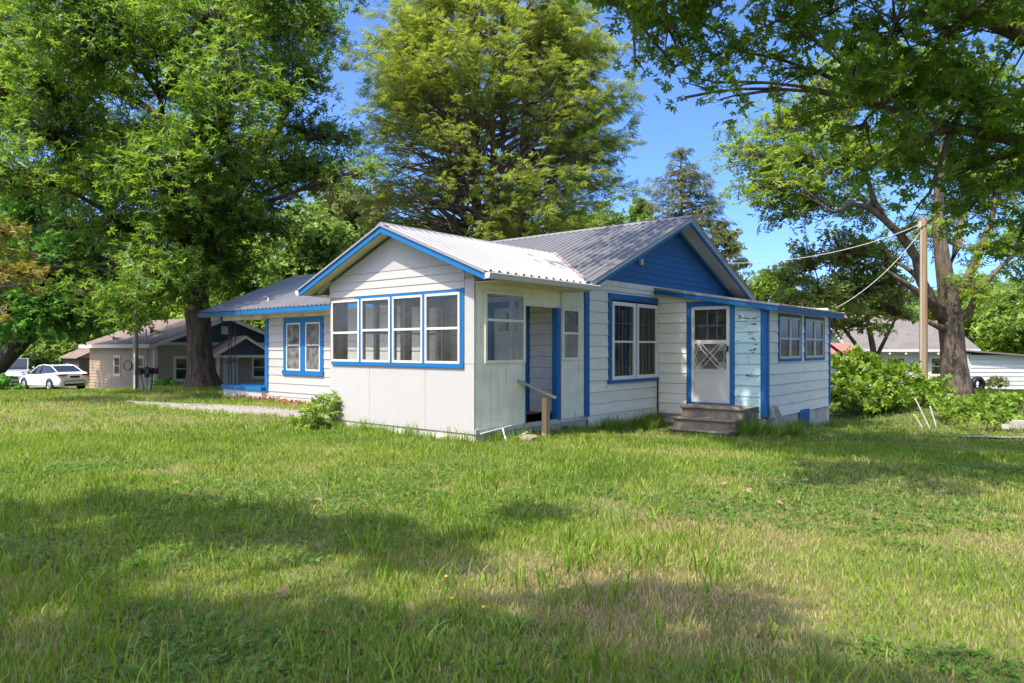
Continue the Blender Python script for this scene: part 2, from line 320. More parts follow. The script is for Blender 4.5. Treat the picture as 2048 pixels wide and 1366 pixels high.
# plain sheets below the windows and at the right, three boards above them, sheets in the gable
for a, b in ((PX0, -2.6), (-2.594, -1.12), (-1.114, .012)): MB().fbox(F0, a, b, .13, WZ0 - .005 if a > -1.2 else WZ0 - .008, .001, .014).build('sheet', G['panel'], w)
MB().fbox(F0, -.20, .012, WZ0 + .002, 2.60, .001, .013).build('sheet', G['panel'], w)
for i, (a, b) in enumerate(((2.455, 2.58), (2.58, 2.72), (2.72, 2.86))):
    mb = MB(); strip_boxes(mb, F0, (lambda z: (PX0, -.21)) if i == 0 else (lambda z: (gspan(z)[0], min(gspan(z)[1], -.21))), a + .003, b, [], .017, .006, .001); mb.build('board', G['white'], w)
mb = MB(); strip_boxes(mb, F0, gspan, 2.868, PZR - .165, [], .012, .012, .001); mb.build('sheet', G['panel'], w)
xs = [-3.695, -2.825, -1.956, -1.123, -.28]
tr = trim(H, F0, -3.70, -.20, WZ0 - .066, WZ0 - .004, G['blue'], .045, name='window_sill')
trim(H, F0, -3.02, -.20, WZ1 + .012, WZ1 + .05, G['blue'], .022, name='window_header')
trim(H, F0, -.28, -.205, WZ0, 2.47, G['blue'], .026, .0145)
for x in xs[1:-1]: trim(H, F0, x - .03, x + .03, WZ0 - .003, WZ1 + .012, G['blue'], .04, -.06, name='mullion')
for i in range(4):
    a = xs[i] + (.0 if i == 0 else .03); b = xs[i + 1] - (.03 if i < 3 else .0)
    window(H, F0, a, b, WZ0, WZ1 + .008, G['alu'], G['glass'], (.47, .5, .5, .5)[i], .04, -.01, .05)
# --- porch side (faces right, in shade)
sops = [(.26, 1.23, 1.27, 2.40), (1.27, 2.23, .2, 2.235), (2.38, 2.92, 1.31, 2.21)]
w = wall(H, S0, const(0.001, 3.2), .17, 2.62, sops, G['shade_lift_white'])
for a, b, c, d in ((.016, 1.262, .15, 1.245), (.016, .2, 1.25, 2.60), (.2, 1.262, 2.44, 2.6), (1.262, 2.372, 2.27, 2.6), (2.30, 3.085, .15, 1.262), (2.30, 2.36, 1.266, 2.6), (2.94, 3.085, 1.266, 2.6), (2.376, 2.936, 2.25, 2.6)):
    MB().fbox(S0, a, b, c, d, .001, .013).build('sheet', G['shade_lift_white'], w)
window(H, S0, .22, 1.26, 1.25, 2.43, G['shade_lift_white'], G['glass'], .6, .05, -.02, .04)
window(H, S0, 2.365, 2.93, 1.27, 2.245, G['shade_lift_white'], G['screen'], .52, .05, -.02, .035, mp2=G['glass'])
dc = trim(H, S0, 1.262, 1.285, .2, 2.235, G['blue'], .03, -.09, name='door_jamb')
trim(H, S0, 2.19, 2.30, .17, 2.235, G['blue'], .03, -.09, name='door_jamb'); trim(H, S0, 1.21, 1.262, .19, 2.27, G['shade_lift_white'], .022, .014, name='door_casing')
trim(H, S0, 2.302, 2.33, .17, 2.24, G['wood'], .024, .014, name='door_casing'); MB().fbox(S0, 2.195, 2.225, 1.86, 1.98, .031, .05).build('strike_plate', G['blue'], H)
trim(H, S0, 3.09, 3.245, .17, 2.62, G['blue'], .04, name='corner_trim')
MB().fbox(S0, .0, 3.2, .12, .2, -.95, .03).build('porch_sill', G['block'], H)
# --- porch floor, ceiling, posts, left side
MB().box(PX0 + .1, -.1, .1, 3.19, .14, .2).build('porch_floor', G['floor'], H)
MB().box(PX0 + .02, -.02, .02, 3.19, 2.62, 2.65).build('porch_ceiling', G['inner'], H)
wl = wall(H, sideL(PX0), const(0.001, 3.199), .17, 2.62, [(.25, 3.0, 1.2, 2.42)], G['panel'])
for y in (.30, 1.1, 1.98, 2.86): MB().box(PX0, PX0 + .09, y - .045, y + .045, 1.2, 2.42).build('post', G['greywood'], H)
window(H, sideL(PX0), .3, 3.0, 1.2, 2.42, G['alu'], G['glass'], .5, .03, -.05, .0)
MB().box(-1.9, -1.78, .12, .2, .2, 2.62).build('post', G['greywood'], H); MB().box(-1.13, -1.05, 2.2, 2.28, .2, 2.62).build('post', G['inner'], H)
# --- foundations
fd = MB().fbox(F0, PX0 + .02, -.02, -.35, .13, -.2, -.012).build('foundation', G['block'], H)
for i in range(9): MB().fbox(F0, PX0 + .03 + i * .415, PX0 + .03 + i * .415 + .405, -.08, .115, -.02, -.006 + .004 * random.random()).build('block', G['block'], fd)
fs = MB().fbox(S0, .01, 3.24, -.5, .13, -.2, -.014).build('foundation', G['block'], H)
for i in range(7): MB().fbox(S0, .02 + i * .445, .02 + i * .445 + .435, -.18, .11, -.02, -.006 + .008 * random.random()).build('block', G['block'], fs)
for u in (1.42, 2.42): MB().fbox(S0, u, u + .13, -.06, .05, -.005, .006).build('vent', G['dark'], fs)
# --- main wall, right gable end
mops = [(4.07, 6.0, .84, 2.49)]
YR, ZR, MP = 6.75, 4.5, .427
def mspan(z):
    if z <= 2.88: return (3.2, 10.3)
    h = (ZR - .17 - z) / MP; return (max(3.2, YR - h), min(10.3, YR + h))
mspan.brk = [2.80, 2.88]
w = wall(H, S0, mspan, -.3, ZR - .17, mops, G['greywood'])
boards(w, S0, const(3.246, 6.035), -.06, 2.76, .2265, [(3.96, 6.05, .78, 2.62)], G['shade_lift_board'])
MB().fbox(S0, 3.1, 10.2, 2.762, 2.872, .001, .03).build('frieze_board', G['shade_lift_white'], H)
g = MB(); gw = g.fbox(S0, 6.6, 6.9, 4.1, 4.2, .0, .002).build('gable_wall', G['blue_dark'], H)
boards(gw, S0, lambda z: (max(2.95, YR - (ZR - .17 - z) / MP), min(10.55, YR + (ZR - .17 - z) / MP)), 2.875, ZR - .2, .128, [], G['blue_dark'], .024, .006)
bw = trim(H, S0, 3.96, 6.03, 2.495, 2.61, G['blue'], .04, name='window_header')
trim(H, S0, 3.96, 4.07, .84, 2.495, G['blue'], .036, name='window_casing'); trim(H, S0, 5.02, 5.07, .84, 2.495, G['blue'], .03, -.04, name='mullion')
trim(H, S0, 3.93, 6.03, .775, .84, G['blue'], .065, name='window_sill'); trim(H, S0, 6.0, 6.034, .84, 2.495, G['blue'], .03, name='window_casing')
for a, b in ((4.075, 5.018), (5.072, 5.998)): window(H, S0, a, b, .845, 2.45, G['vinyl'], G['glass_dark'], .49, .075, -.03, .05, grid=((3, 1), (3, 2)))
cu = MB()
for i in range(26): y = 4.1 + i * .073; cu.fbox(S0, y, y + .045, .8, 2.5, -.2 - .03 * (i % 2), -.195 - .03 * (i % 2))
cu.build('blind', G['curtain'], H)
MB().fbox(S0, 5.17, 5.27, 3.29, 3.42, .02, .09).build('gable_light_box', G['alu'], H)
trim(H, S0, 6.0, 6.036, -.1, .78, G['dark'], .05, .022, name='downpipe')
# --- front wall of the main part, seen through the porch and left of it
M3 = front(3.2)
wops = [(-10.34, -8.68, .86, 2.22), (-2.42, -1.52, .2, 2.35)]
w = wall(H, M3, const(-11.4, -.001), -.3, 2.74, wops, G['greywood'])
boards(w, M3, const(-11.3, PX0 - .005), .22, 2.5, .2415, [(-10.48, -8.55, .73, 2.36)], G['white'])
boards(w, M3, const(-11.42, PX0 - .005), -.22, .21, .15, [], G['white'])
boards(w, M3, const(PX0 + .1, -.1), .2, 2.6, .225, [(-2.55, -1.4, .2, 2.48)], G['inner'])
for a, b, c, d in ((-10.48, -8.55, 2.22, 2.36), (-10.48, -10.34, .86, 2.22), (-8.69, -8.55, .86, 2.22), (-9.63, -9.39, .86, 2.22)): trim(H, M3, a, b, c, d, G['blue'], .04, name='window_casing')
trim(H, M3, -10.52, -8.52, .735, .855, G['blue'], .06, name='window_sill')
for a, b in ((-10.335, -9.635), (-9.385, -8.695)): window(H, M3, a, b, .86, 2.215, G['alu'], G['screen'], .53, .045, -.02, .035)
trim(H, M3, -11.46, -11.30, .2, 2.5, G['blue'], .045, -.1, name='corner_trim')
for a, b, c, d in ((-2.55, -2.42, .2, 2.48), (-1.52, -1.4, .2, 2.48), (-2.42, -1.52, 2.36, 2.48)): trim(H, M3, a, b, c, d, G['blue'], .035, name='door_casing')
dr = MB().fbox(M3, -2.41, -1.53, .205, 2.35, -.07, -.02).build('door', G['inner'], H)
for i in range(3):
    for j in range(2): MB().fbox(M3, -2.26 + i * .2, -2.26 + i * .2 + .17, 1.86 + j * .21, 1.86 + j * .21 + .185, -.021, -.012).build('pane', Mt['glass_dark'], dr); 
for i in range(2): MB().fbox(M3, -2.28 + i * .33, -2.28 + i * .33 + .27, .45, 1.6, -.021, -.013).build('door_panel', G['inner'], dr)
# --- hidden sides, so that the rooms are dark
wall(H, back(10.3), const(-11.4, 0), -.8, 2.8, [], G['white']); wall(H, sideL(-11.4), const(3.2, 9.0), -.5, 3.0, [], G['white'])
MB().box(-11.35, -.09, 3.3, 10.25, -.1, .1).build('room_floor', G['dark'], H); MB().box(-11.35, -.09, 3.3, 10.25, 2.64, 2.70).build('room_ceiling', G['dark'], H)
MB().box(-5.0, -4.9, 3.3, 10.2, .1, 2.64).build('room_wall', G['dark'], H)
# --- open porch at the left end
lp = MB().box(-13.75, -11.41, 3.0, 8.5, .22, .34).build('side_porch_floor', G['blue'], H)
sk = MB().box(-13.7, -11.42, 3.06, 8.4, -.4, .218).build('side_porch_skirt', G['block'], H)
for i in range(3): MB().fbox(front(3.05), -13.7 + i * .76, -13.7 + i * .76 + .752, -.25, .21, -.005, .01 + .01 * random.random()).build('board', G['white'], sk)
ir = MB()
for dx, dy in ((0, 0), (.16, .0), (.34, .04)): ir.tube([(-13.52 + dx, 3.12 + dy, .34), (-13.52 + dx, 3.12 + dy, 2.38)], .014, 6)
for i in range(14):
    z = .42 + i * .14; ir.tube([(-13.52, 3.12, z), (-13.44, 3.12, z + .05), (-13.36, 3.12, z + .13)], .007, 4); ir.tube([(-13.36, 3.12, z), (-13.27, 3.14, z + .06), (-13.18, 3.16, z + .13)], .006, 4)
ir.build('iron_porch_post', G['iron'], H)
MB().box(-13.75, -11.3, 2.98, 3.16, 2.36, 2.52).build('porch_beam', G['soffit'], H); MB().box(-13.77, -13.62, 2.94, 3.18, 2.3, 2.56).build('beam_end', G['blue'], H)
# --- roofs
def roof(name_z, *a): pass
rf = slab((-5.6, YR, ZR - .03), (6.1, 0, 0), (0, -4.13, -4.13 * MP), .07).build('roof', G['soffit'], H)
sl = math.sqrt(1 + MP * MP)
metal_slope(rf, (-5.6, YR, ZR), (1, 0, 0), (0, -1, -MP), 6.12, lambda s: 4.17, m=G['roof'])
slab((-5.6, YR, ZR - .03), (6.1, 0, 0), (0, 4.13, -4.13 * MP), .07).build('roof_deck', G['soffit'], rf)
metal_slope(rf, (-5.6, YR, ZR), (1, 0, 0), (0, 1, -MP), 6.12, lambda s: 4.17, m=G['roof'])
MB().prism([(-5.6, YR - .14, ZR - .035), (-5.6, YR, ZR + .04), (-5.6, YR + .14, ZR - .035), (-5.6, YR, ZR + .0)], (6.13, 0, 0)).build('ridge_cap', G['roof'], rf)
for sg in (-1, 1):                                            # rake boards and the panels under the overhang
    P = lambda t, dz: (0, YR + sg * t, ZR - MP * t + dz)
    for x0, x1, dz0, dz1, nm in ((.455, .495, -.17, -.028, 'rake_board'),):
        q = [P(0, dz1), P(4.12, dz1), P(4.12, dz0), P(0, dz0)]; MB().prism([(x0, a[1], a[2]) for a in q], (x1 - x0, 0, 0)).build(nm, G['blue'], rf)
    q = [P(.02, -.10), P(3.95, -.10), P(3.95, -.20), P(.02, -.20)]; MB().prism([(.026, a[1], a[2]) for a in q], (.06, 0, 0)).build('rake_trim', G['blue_dark'], rf)
    q = [P(0, .006), P(4.16, .006), P(4.16, -.05), P(0, -.05)]; MB().prism([(.50, a[1], a[2]) for a in q], (.022, 0, 0)).build('rake_flashing', G['roof'], rf)
    for i in range(8):
        a = .06 + i * .50; q = [P(a, -.1), P(a + .485, -.1), P(a + .485, -.125), P(a, -.125)]; MB().prism([(.088, b[1], b[2]) for b in q], (.366, 0, 0)).build('soffit_panel', G['soffit'], rf)
MB().box(-5.6, .45, 2.60, 2.64, 2.58, 2.72).build('eave_board', G['blue'], rf)
MB().box(.0, .45, 10.82, 10.86, 2.58, 2.72).build('eave_board', G['blue'], rf)
# left, lower part
YL, ZL, LPt = 6.0, 4.02, .412
r2 = slab((-14.45, YL, ZL - .03), (8.9, 0, 0), (0, -3.37, -3.37 * LPt), .07).build('left_roof', G['soffit'], H)
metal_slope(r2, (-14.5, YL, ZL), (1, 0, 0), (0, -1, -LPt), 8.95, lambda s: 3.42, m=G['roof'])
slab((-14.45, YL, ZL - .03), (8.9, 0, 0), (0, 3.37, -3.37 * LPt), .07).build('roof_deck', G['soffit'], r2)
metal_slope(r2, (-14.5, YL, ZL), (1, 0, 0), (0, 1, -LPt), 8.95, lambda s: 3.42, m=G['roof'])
MB().prism([(-14.5, YL - .14, ZL - .035), (-14.5, YL, ZL + .04), (-14.5, YL + .14, ZL - .035), (-14.5, YL, ZL)], (8.95, 0, 0)).build('ridge_cap', G['roof'], r2)
MB().box(-14.46, PX0 - .02, 2.585, 2.62, 2.49, 2.60).build('eave_board', G['blue'], r2)
for sg in (-1, 1): MB().prism([(-14.49, YL, ZL - .03), (-14.49, YL + sg * 3.4, ZL - 3.4 * LPt - .03), (-14.49, YL + sg * 3.4, ZL - 3.4 * LPt - .14), (-14.49, YL, ZL - .14)], (.04, 0, 0)).build('rake_board', G['blue'], r2)
MB().box(-14.4, PX0 - .02, 2.63, 3.19, 2.485, 2.50).build('soffit_panel', G['soffit'], r2)
MB().box(-11.4, PX0 - .02, 3.13, 3.178, 2.39, 2.485).build('frieze_board', G['soffit'], r2)
# porch gable roof
zmain = lambda y: ZR - MP * (YR - y)
zleft = lambda y: ZL - LPt * (YL - y)
r3 = MB().prism([(PXC, -.27, PZR - .03), (.47, -.27, PZR - .03 - 2.4 * PP), (.47, 2.7, PZR - .03 - 2.4 * PP), (PXC, 4.6, PZR - .03)], (0, 0, -.05)).build('porch_roof', G['soffit'], H)
MB().prism([(PXC, -.27, PZR - .03), (-4.35, -.27, PZR - .03 - 2.42 * PP), (-4.35, 2.7, PZR - .03 - 2.42 * PP), (PXC, 4.6, PZR - .03)], (0, 0, -.05)).build('roof_deck', G['soffit'], r3)
def tendR(s):
    y = -.3 + s; return min(2.45, (PZR - zmain(y)) / PP - .03) if y > 2.55 else 2.45
def tendL(s):
    y = -.3 + s; return min(2.47, (PZR - zleft(y)) / PP) if y > 2.55 else 2.47
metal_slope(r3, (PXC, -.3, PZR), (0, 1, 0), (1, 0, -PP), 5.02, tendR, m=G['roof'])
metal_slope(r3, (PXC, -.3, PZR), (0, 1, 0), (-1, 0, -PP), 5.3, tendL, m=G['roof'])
MB().prism([(PXC - .14, -.31, PZR - .035), (PXC, -.31, PZR + .045), (PXC + .14, -.31, PZR - .035), (PXC, -.31, PZR)], (0, 5.0, 0)).build('ridge_cap', G['roof'], r3)
for sg, T in ((-1, 2.47), (1, 2.43)):
    Q = lambda t, dz, y: (PXC + sg * t, y, PZR - PP * t + dz)
    MB().prism([Q(0, -.028, -.3), Q(T, -.028, -.3), Q(T, -.135, -.3), Q(0, -.135, -.3)], (0, .03, 0)).build('rake_board', G['blue'], r3)
    MB().prism([Q(0, .008, -.325), Q(T + .01, .008, -.325), Q(T + .01, -.03, -.325), Q(0, -.03, -.325)], (0, .022, 0)).build('rake_flashing', G['roof'], r3)
    MB().prism([Q(.0, -.085, -.262), Q(T, -.085, -.262), Q(T, -.1, -.262), Q(0, -.1, -.262)], (0, .25, 0)).build('soffit_panel', G['soffit'], r3)
    gx = PXC + sg * (T + .005); gzz = PZR - PP * T
    MB().prism([(gx, -.31, gzz - .03), (gx + sg * .1, -.31, gzz - .02), (gx + sg * .11, -.31, gzz - .03), (gx + sg * .085, -.31, gzz - .11), (gx, -.31, gzz - .115)], (0, 3.05 if sg > 0 else 2.9, 0)).build('gutter', G['alu'], r3)
    MB().box(min(gx, gx - sg * .5), max(gx, gx - sg * .5), -.02, 2.6, gzz - .13, gzz - .118).build('eave_soffit', G['soffit'], r3)
MB().bar((-4.2, .03, 2.58), (-3.81, .03, 2.8), .06, .08).build('eave_bracket', G['soffit'], r3)
# valley flashing with rust where the porch roof meets the main roof
va = []
for y in np.linspace(2.62, 4.66, 12): va.append((PXC + (PZR - zmain(y)) / PP, y, zmain(y) + .045))
MB().tube(va, .035, 5).build('valley_flashing', G['rust'], r3)
# --- lean-to room at the right
YS, XS = 6.044, 2.462
FS = front(YS); SS = side(XS)
ztop = lambda x: 2.80 - .168 * x
def sspan(z):
    if z <= 2.37: return (0.001, XS)
    return (0.001, min(XS, (2.80 - z) / .168))
sspan.brk = [2.37]
sr_ops = [(.84, 1.72, .33, 2.40)]
w = wall(H, FS, sspan, -.05, 2.79, sr_ops, G['greywood'])
for a, b, m in ((.03, .738, G['shade_lift_board']), (1.81, 2.35, G['aqua'])):
    boards(w, FS, lambda z: (a, min(b, sspan(z)[1])), .05, 2.70, .222, [(.735, 1.805, .27, 2.52)], m)
boards(w, FS, lambda z: (.739, min(1.809, sspan(z)[1])), .05, .27, .2, [], G['shade_lift_board']); boards(w, FS, lambda z: (.739, min(1.809, sspan(z)[1])), 2.50, 2.70, .2, [], G['shade_lift_board'])
trim(H, FS, 0.002, .03, -.1, 2.76, G['shade_lift_white'], .025, name='corner_trim')
MB().prism([FS(.735, .045, 2.50), FS(.735, .045, 2.40), FS(1.805, .045, 2.40), FS(1.805, .045, 2.46)], (0, .043, 0)).build('door_header', G['blue'], H)
trim(H, FS, .735, .845, .30, 2.40, G['blue'], .045, name='door_casing'); trim(H, FS, 1.71, 1.805, .27, 2.40, G['blue'], .045, name='door_casing')
trim(H, FS, .735, 1.805, .275, .33, G['blue'], .07, -.05, name='threshold')
trim(H, FS, 2.35, 2.475, .10, ztop(2.42) - .02, G['blue'], .03, name='corner_trim'); trim(H, SS, 6.035, 6.13, .08, 2.36, G['blue'], .032, name='corner_trim')
# storm door
sd = MB(); a, b, c, d = .85, 1.705, .335, 2.39
sd.fbox(FS, a, a + .07, c, d, 0, .04); sd.fbox(FS, b - .07, b, c, d, 0, .04)
for z0, z1 in ((c, c + .09), (.98, 1.04), (1.60, 1.67), (d - .07, d)): sd.fbox(FS, a + .07, b - .07, z0, z1, .003, .037)
sd = sd.build('storm_door', G['alu'], H); sd['label'] = 'white storm door with scrolled grille'
MB().fbox(FS, a + .07, b - .07, c + .09, .98, .012, .022).build('kick_panel', G['alu'], sd)
MB().poly([FS(a + .07, .02, 1.67), FS(b - .07, .02, 1.67), FS(b - .07, .02, d - .07), FS(a + .07, .02, d - .07)]).build('pane', G['glass_dark'], sd)
MB().poly([FS(a + .07, .016, 1.04), FS(b - .07, .016, 1.04), FS(b - .07, .016, 1.60), FS(a + .07, .016, 1.60)]).build('screen', G['screen'], sd)
gr = MB(); uc, zc = (a + b) / 2, 1.32
def gtube(pts, r=.008): gr.tube([FS(u, .045, z) for u, z in pts], r, 5)
def scroll(u, z, su, sz, r=.085):
    return [(u + su * r * (1 - i / 26) * math.cos(i * .42) - su * r, z + sz * r * (1 - i / 26) * math.sin(i * .42)) for i in range(22)]
for sx in (-1, 1):
    for k in (0, 1):
        gtube([(uc + sx * (.30 - .12 * k - t * .5), zc + .26 - .1 * 0 - t * .52) for t in np.linspace(0, 1, 6)])
    for sz in (-1, 1):
        gtube(scroll(uc + sx * .34, zc + sz * .18, sx, sz)); gtube(scroll(uc + sx * .20, zc + sz * .22, -sx, sz, .05), .006)
        gtube([(uc + sx * .34, zc + sz * .18), (uc + sx * .30, zc + sz * .09), (uc + sx * .34, zc)], .007)
gtube([(a + .07, zc + .27), (b - .07, zc + .27)], .007); gtube([(a + .07, zc - .27), (b - .07, zc - .27)], .007)
gr.build('scroll_grille', G['alu'], sd)
MB().fbox(FS, b - .05, b - .02, 1.42, 1.55, .04, .08).build('handle', G['iron'], sd)
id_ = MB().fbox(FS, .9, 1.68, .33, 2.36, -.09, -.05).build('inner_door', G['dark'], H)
for i in range(3):
    for j in range(2): MB().fbox(FS, .98 + i * .22, .98 + i * .22 + .185, 1.7 + j * .29, 1.7 + j * .29 + .26, -.049, -.044).build('pane', G['glass_dark'], id_)
for i in range(2): MB().fbox(FS, 1.168 + i * .22, 1.196 + i * .22, 1.66, 2.3, -.048, -.03).build('muntin', G['aqua'], id_)
MB().fbox(FS, .95, 1.64, 1.965, 1.99, -.047, -.031).build('muntin', G['aqua'], id_)
lm = MB(); lm.lathe([(.0, 0), (.045, 0), (.05, .015), (.02, .02), (.015, .05)], 10, (1.93, YS - .02, 2.165), 'y'); lm = MB()
lm.tube([FS(1.90, .02, 2.165), FS(1.90, .05, 2.165)], [.05, .04], 10); lm.tube([FS(1.90, .05, 2.165), FS(1.95, .10, 2.19), FS(2.0, .10, 2.17)], .012, 6); lm.tube([FS(2.0, .10, 2.18), FS(2.03, .10, 2.13)], [.02, .045], 8)
lm.build('porch_light', G['alu'], H)
# side with two pairs of windows
swo = [(6.75, 8.10, 1.27, 2.17), (8.48, 9.86, 1.27, 2.17)]
w = wall(H, SS, const(YS, 10.4), .05, 2.36, swo, G['greywood'])
boards(w, SS, const(6.131, 10.33), .06, 2.36, .222, [(o[0] - .06, o[1] + .06, 1.21, 2.23) for o in swo], G['shade_lift_board'])
for o in swo:
    trim(H, SS, o[0] - .06, o[1] + .06, 2.17, 2.23, G['blue_dark'], .035, name='window_casing'); trim(H, SS, o[0] - .06, o[1] + .06, 1.21, 1.27, G['blue_dark'], .04, name='window_sill')
    for a, b in ((o[0] - .06, o[0]), (o[1], o[1] + .06)): trim(H, SS, a, b, 1.27, 2.17, G['blue_dark'], .035, name='window_casing')
    mid = (o[0] + o[1]) / 2
    for a, b in ((o[0], mid), (mid, o[1])): window(H, SS, a + .003, b - .003, 1.272, 2.168, G['alu'], G['glass_dark'], .48, .05, -.02, .03)
    MB().fbox(SS, o[0] - .02, o[1] + .02, 1.75, 2.2, -.16, -.155).build('blind', G['curtain'], H)
trim(H, SS, 10.33, 10.43, .08, 2.36, G['blue'], .035, name='corner_trim')
wall(H, back(10.4), const(0.01, XS), -.5, 2.5, [], G['shade_lift_white'])
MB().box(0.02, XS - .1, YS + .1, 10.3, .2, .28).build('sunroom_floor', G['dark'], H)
fn = MB().fbox(SS, 6.15, 10.35, -.9, .05, -.3, -.03).build('foundation', G['block'], H)
for r_ in range(3):
    for i in range(11):
        u = 6.2 + i * .4 - (.2 if r_ % 2 else 0); 
        if u < 6.17 or u + .39 > 10.36: continue
        MB().fbox(SS, u, u + .39, -.58 + r_ * .2, -.39 + r_ * .2, -.04, -.022 + .006 * random.random()).build('block', G['block'], fn)
MB().fbox(SS, 8.08, 8.78, -.6, .10, -.02, .02).build('crawlspace_panel', G['blue_dark'], H)
MB().fbox(FS, .02, 2.38, -.6, .05, -.3, -.02).build('foundation', G['block'], H)
r4 = MB().prism([(0.005, YS - .14, 2.82), (2.72, YS - .14, 2.36), (2.72, 10.7, 2.36), (0.005, 10.7, 2.82)], (0, 0, -.04)).build('lean_to_roof', G['soffit'], H)
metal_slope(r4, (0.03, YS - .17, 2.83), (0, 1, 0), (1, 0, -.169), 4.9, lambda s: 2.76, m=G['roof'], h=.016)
MB().prism([(-.02, YS - .18, 2.80), (2.74, YS - .18, 2.335), (2.74, YS - .18, 2.235), (-.02, YS - .18, 2.71)], (0, .035, 0)).build('rake_board', G['blue'], r4)
MB().prism([(-.02, YS - .2, 2.855), (2.78, YS - .2, 2.38), (2.78, YS - .2, 2.34), (-.02, YS - .2, 2.805)], (0, .018, 0)).build('rake_flashing', G['roof'], r4)
MB().box(2.705, 2.74, YS - .14, 10.72, 2.235, 2.34).build('eave_board', G['blue_dark'], r4)
MB().box(XS + .03, 2.70, YS - .1, 10.68, 2.27, 2.285).build('soffit_panel', G['soffit'], r4)
# ---------------------------------------------------------------- the neighbouring houses
Mt['tan'] = mat('tan_vinyl_siding', (.33, .245, .155), .6, layers=(((1, 1, 3), .45, .75, (.28, .205, .13), .6),))
Mt['cream'] = mat('cream_trim', (.55, .51, .42), .5)
Mt['shingle'] = mat('brown_shingle_roof', (.17, .125, .105), .9, layers=(((2, 2, 2), .45, .7, (.115, .085, .075), .8), ((30, 30, 30), .5, .7, (.22, .17, .15), .5)), bump=((30, 30, 30), .5, .02))
Mt['grey_roof'] = mat('grey_shingle_roof', (.15, .135, .13), .9, layers=(((2, 2, 2), .45, .7, (.10, .09, .088), .8), ((30, 30, 30), .5, .7, (.2, .18, .17), .5)), bump=((30, 30, 30), .5, .02))
Mt['slate'] = mat('slate_blue_shakes', (.050, .062, .085), .8, layers=(((6, 6, 2), .45, .7, (.035, .045, .065), .8),), bump=((14, 14, 14), .4, .02))
Mt['shed'] = mat('dark_shed_wood', (.11, .095, .08), .9, layers=(((8, 8, 1), .45, .7, (.06, .05, .045), .8),))
Mt['shed_gable'] = mat('shed_gable_board', (.42, .33, .2), .85, layers=(((5, 5, 5), .5, .7, (.28, .2, .12), .7),))
Mt['red'] = mat('red_paint', (.50, .07, .045), .5, layers=(((5, 5, 5), .5, .7, (.36, .06, .05), .6),))
Mt['salmon'] = mat('faded_red_roof', (.55, .16, .12), .6, layers=(((6, 6, 6), .5, .7, (.42, .10, .08), .7),))
Mt['house_white'] = mat('neighbour_white_siding', (.50, .52, .52), .75, layers=(((2, 2, 5), .5, .75, (.48, .52, .52), .6),))
def lapwall(parent, fr, span, z0, z1, ops, m, n):
    """courses too fine to pick apart from here: real laps, joined into the wall"""
    w = MB(); e = (z1 - z0) / n
    for k in range(n): strip_boxes(w, fr, span, z0 + k * e, z0 + (k + 1) * e, ops, .034, .002, -.08)
    o = w.build('siding', m, parent); return tag(o, kind='stuff')
def wframe(parent, fr, u0, u1, z0, z1, w=.09):
    f = MB()
    f.fbox(fr, u0 - w, u0, z0 - w, z1 + w, 0, .045); f.fbox(fr, u1, u1 + w, z0 - w, z1 + w, 0, .045); f.fbox(fr, u0, u1, z1, z1 + w, 0, .044); f.fbox(fr, u0, u1, z0 - w, z0, 0, .044)
    f.build('window_frame', Mt['cream'], parent); window(parent, fr, u0, u1, z0, z1, Mt['cream'], Mt['glass_dark'], .5, .05, -.05, .02)
B = empty('beige_house', (-16.9, 33.0, 0), HROT, 'tan vinyl-sided house with slate gable and white trim behind the oak trunk', 'house')
bz0, bz1, bw, bl = -1.0, 1.72, 8.1, 6.92
BF, BS = front(0), side(0)
bo = [(-4.72, -4.02, .14, 1.04), (-1.95, -1.25, .14, 1.04)]
lapwall(B, BF, const(-bw, 0), bz0, bz1, bo, Mt['tan'], 17)
for o in bo: wframe(B, BF, *o)
so = [(.93, 1.76, -.05, 1.02), (3.35, 4.2, -.75, 1.1), (5.0, 5.85, -.05, 1.0)]
lapwall(B, BS, const(0, bl), bz0, 1.62, so, Mt['tan'], 17)
wframe(B, BS, *so[0]); wframe(B, BS, *so[2])
MB().box(-bw + .1, -.1, bl - .1, bl, bz0, bz1).build('wall', Mt['tan'], B); MB().box(-bw, -bw + .09, .05, bl - .11, bz0, bz1).build('wall', Mt['tan'], B)
MB().box(-bw + .1, -.1, .1, bl - .12, 1.5, 1.55).build('room_ceiling', Mt['dark'], B)
MB().fbox(BS, -.01, .10, bz0, 1.7, .02, .05).build('corner_trim', Mt['cream'], B); MB().fbox(BF, -.10, .02, bz0, 1.7, .02, .045).build('corner_trim', Mt['cream'], B)
MB().fbox(BS, .0, bl, 1.63, 1.78, .0, .05).build('band_board', Mt['cream'], B)
ap = 3.46; bp = .372
g = MB(); strip_boxes(g, BS, lambda z: (ap - (3.0 - z) / bp, ap + (3.0 - z) / bp), 1.785, 2.98, [], .02, .02, -.08); g.build('gable_wall', Mt['slate'], B)
MB().fbox(BS, 3.25, 3.65, 2.2, 2.62, .02, .05).build('gable_vent', Mt['cream'], B)
br = MB().prism([(-bw - .35, -.4, 1.62), (.4, -.4, 1.62), (.4, ap, 3.06), (-bw - .35, ap, 3.06)], (0, 0, .07)).build('roof', Mt['shingle'], B)
MB().prism([(-bw - .35, ap, 3.06), (.4, ap, 3.06), (.4, bl + .4, 1.62), (-bw - .35, bl + .4, 1.62)], (0, 0, .07)).build('roof_slope', Mt['shingle'], br)
MB().box(-bw - .36, .41, -.44, -.405, 1.50, 1.68).build('fascia', Mt['cream'], br)
for sg in (-1, 1):
    y1 = ap + sg * 3.86; MB().prism([(.405, ap, 3.1), (.405, y1, 1.66), (.405, y1, 1.47), (.405, ap, 2.92)], (.035, 0, 0)).build('rake_board', Mt['cream'], br)
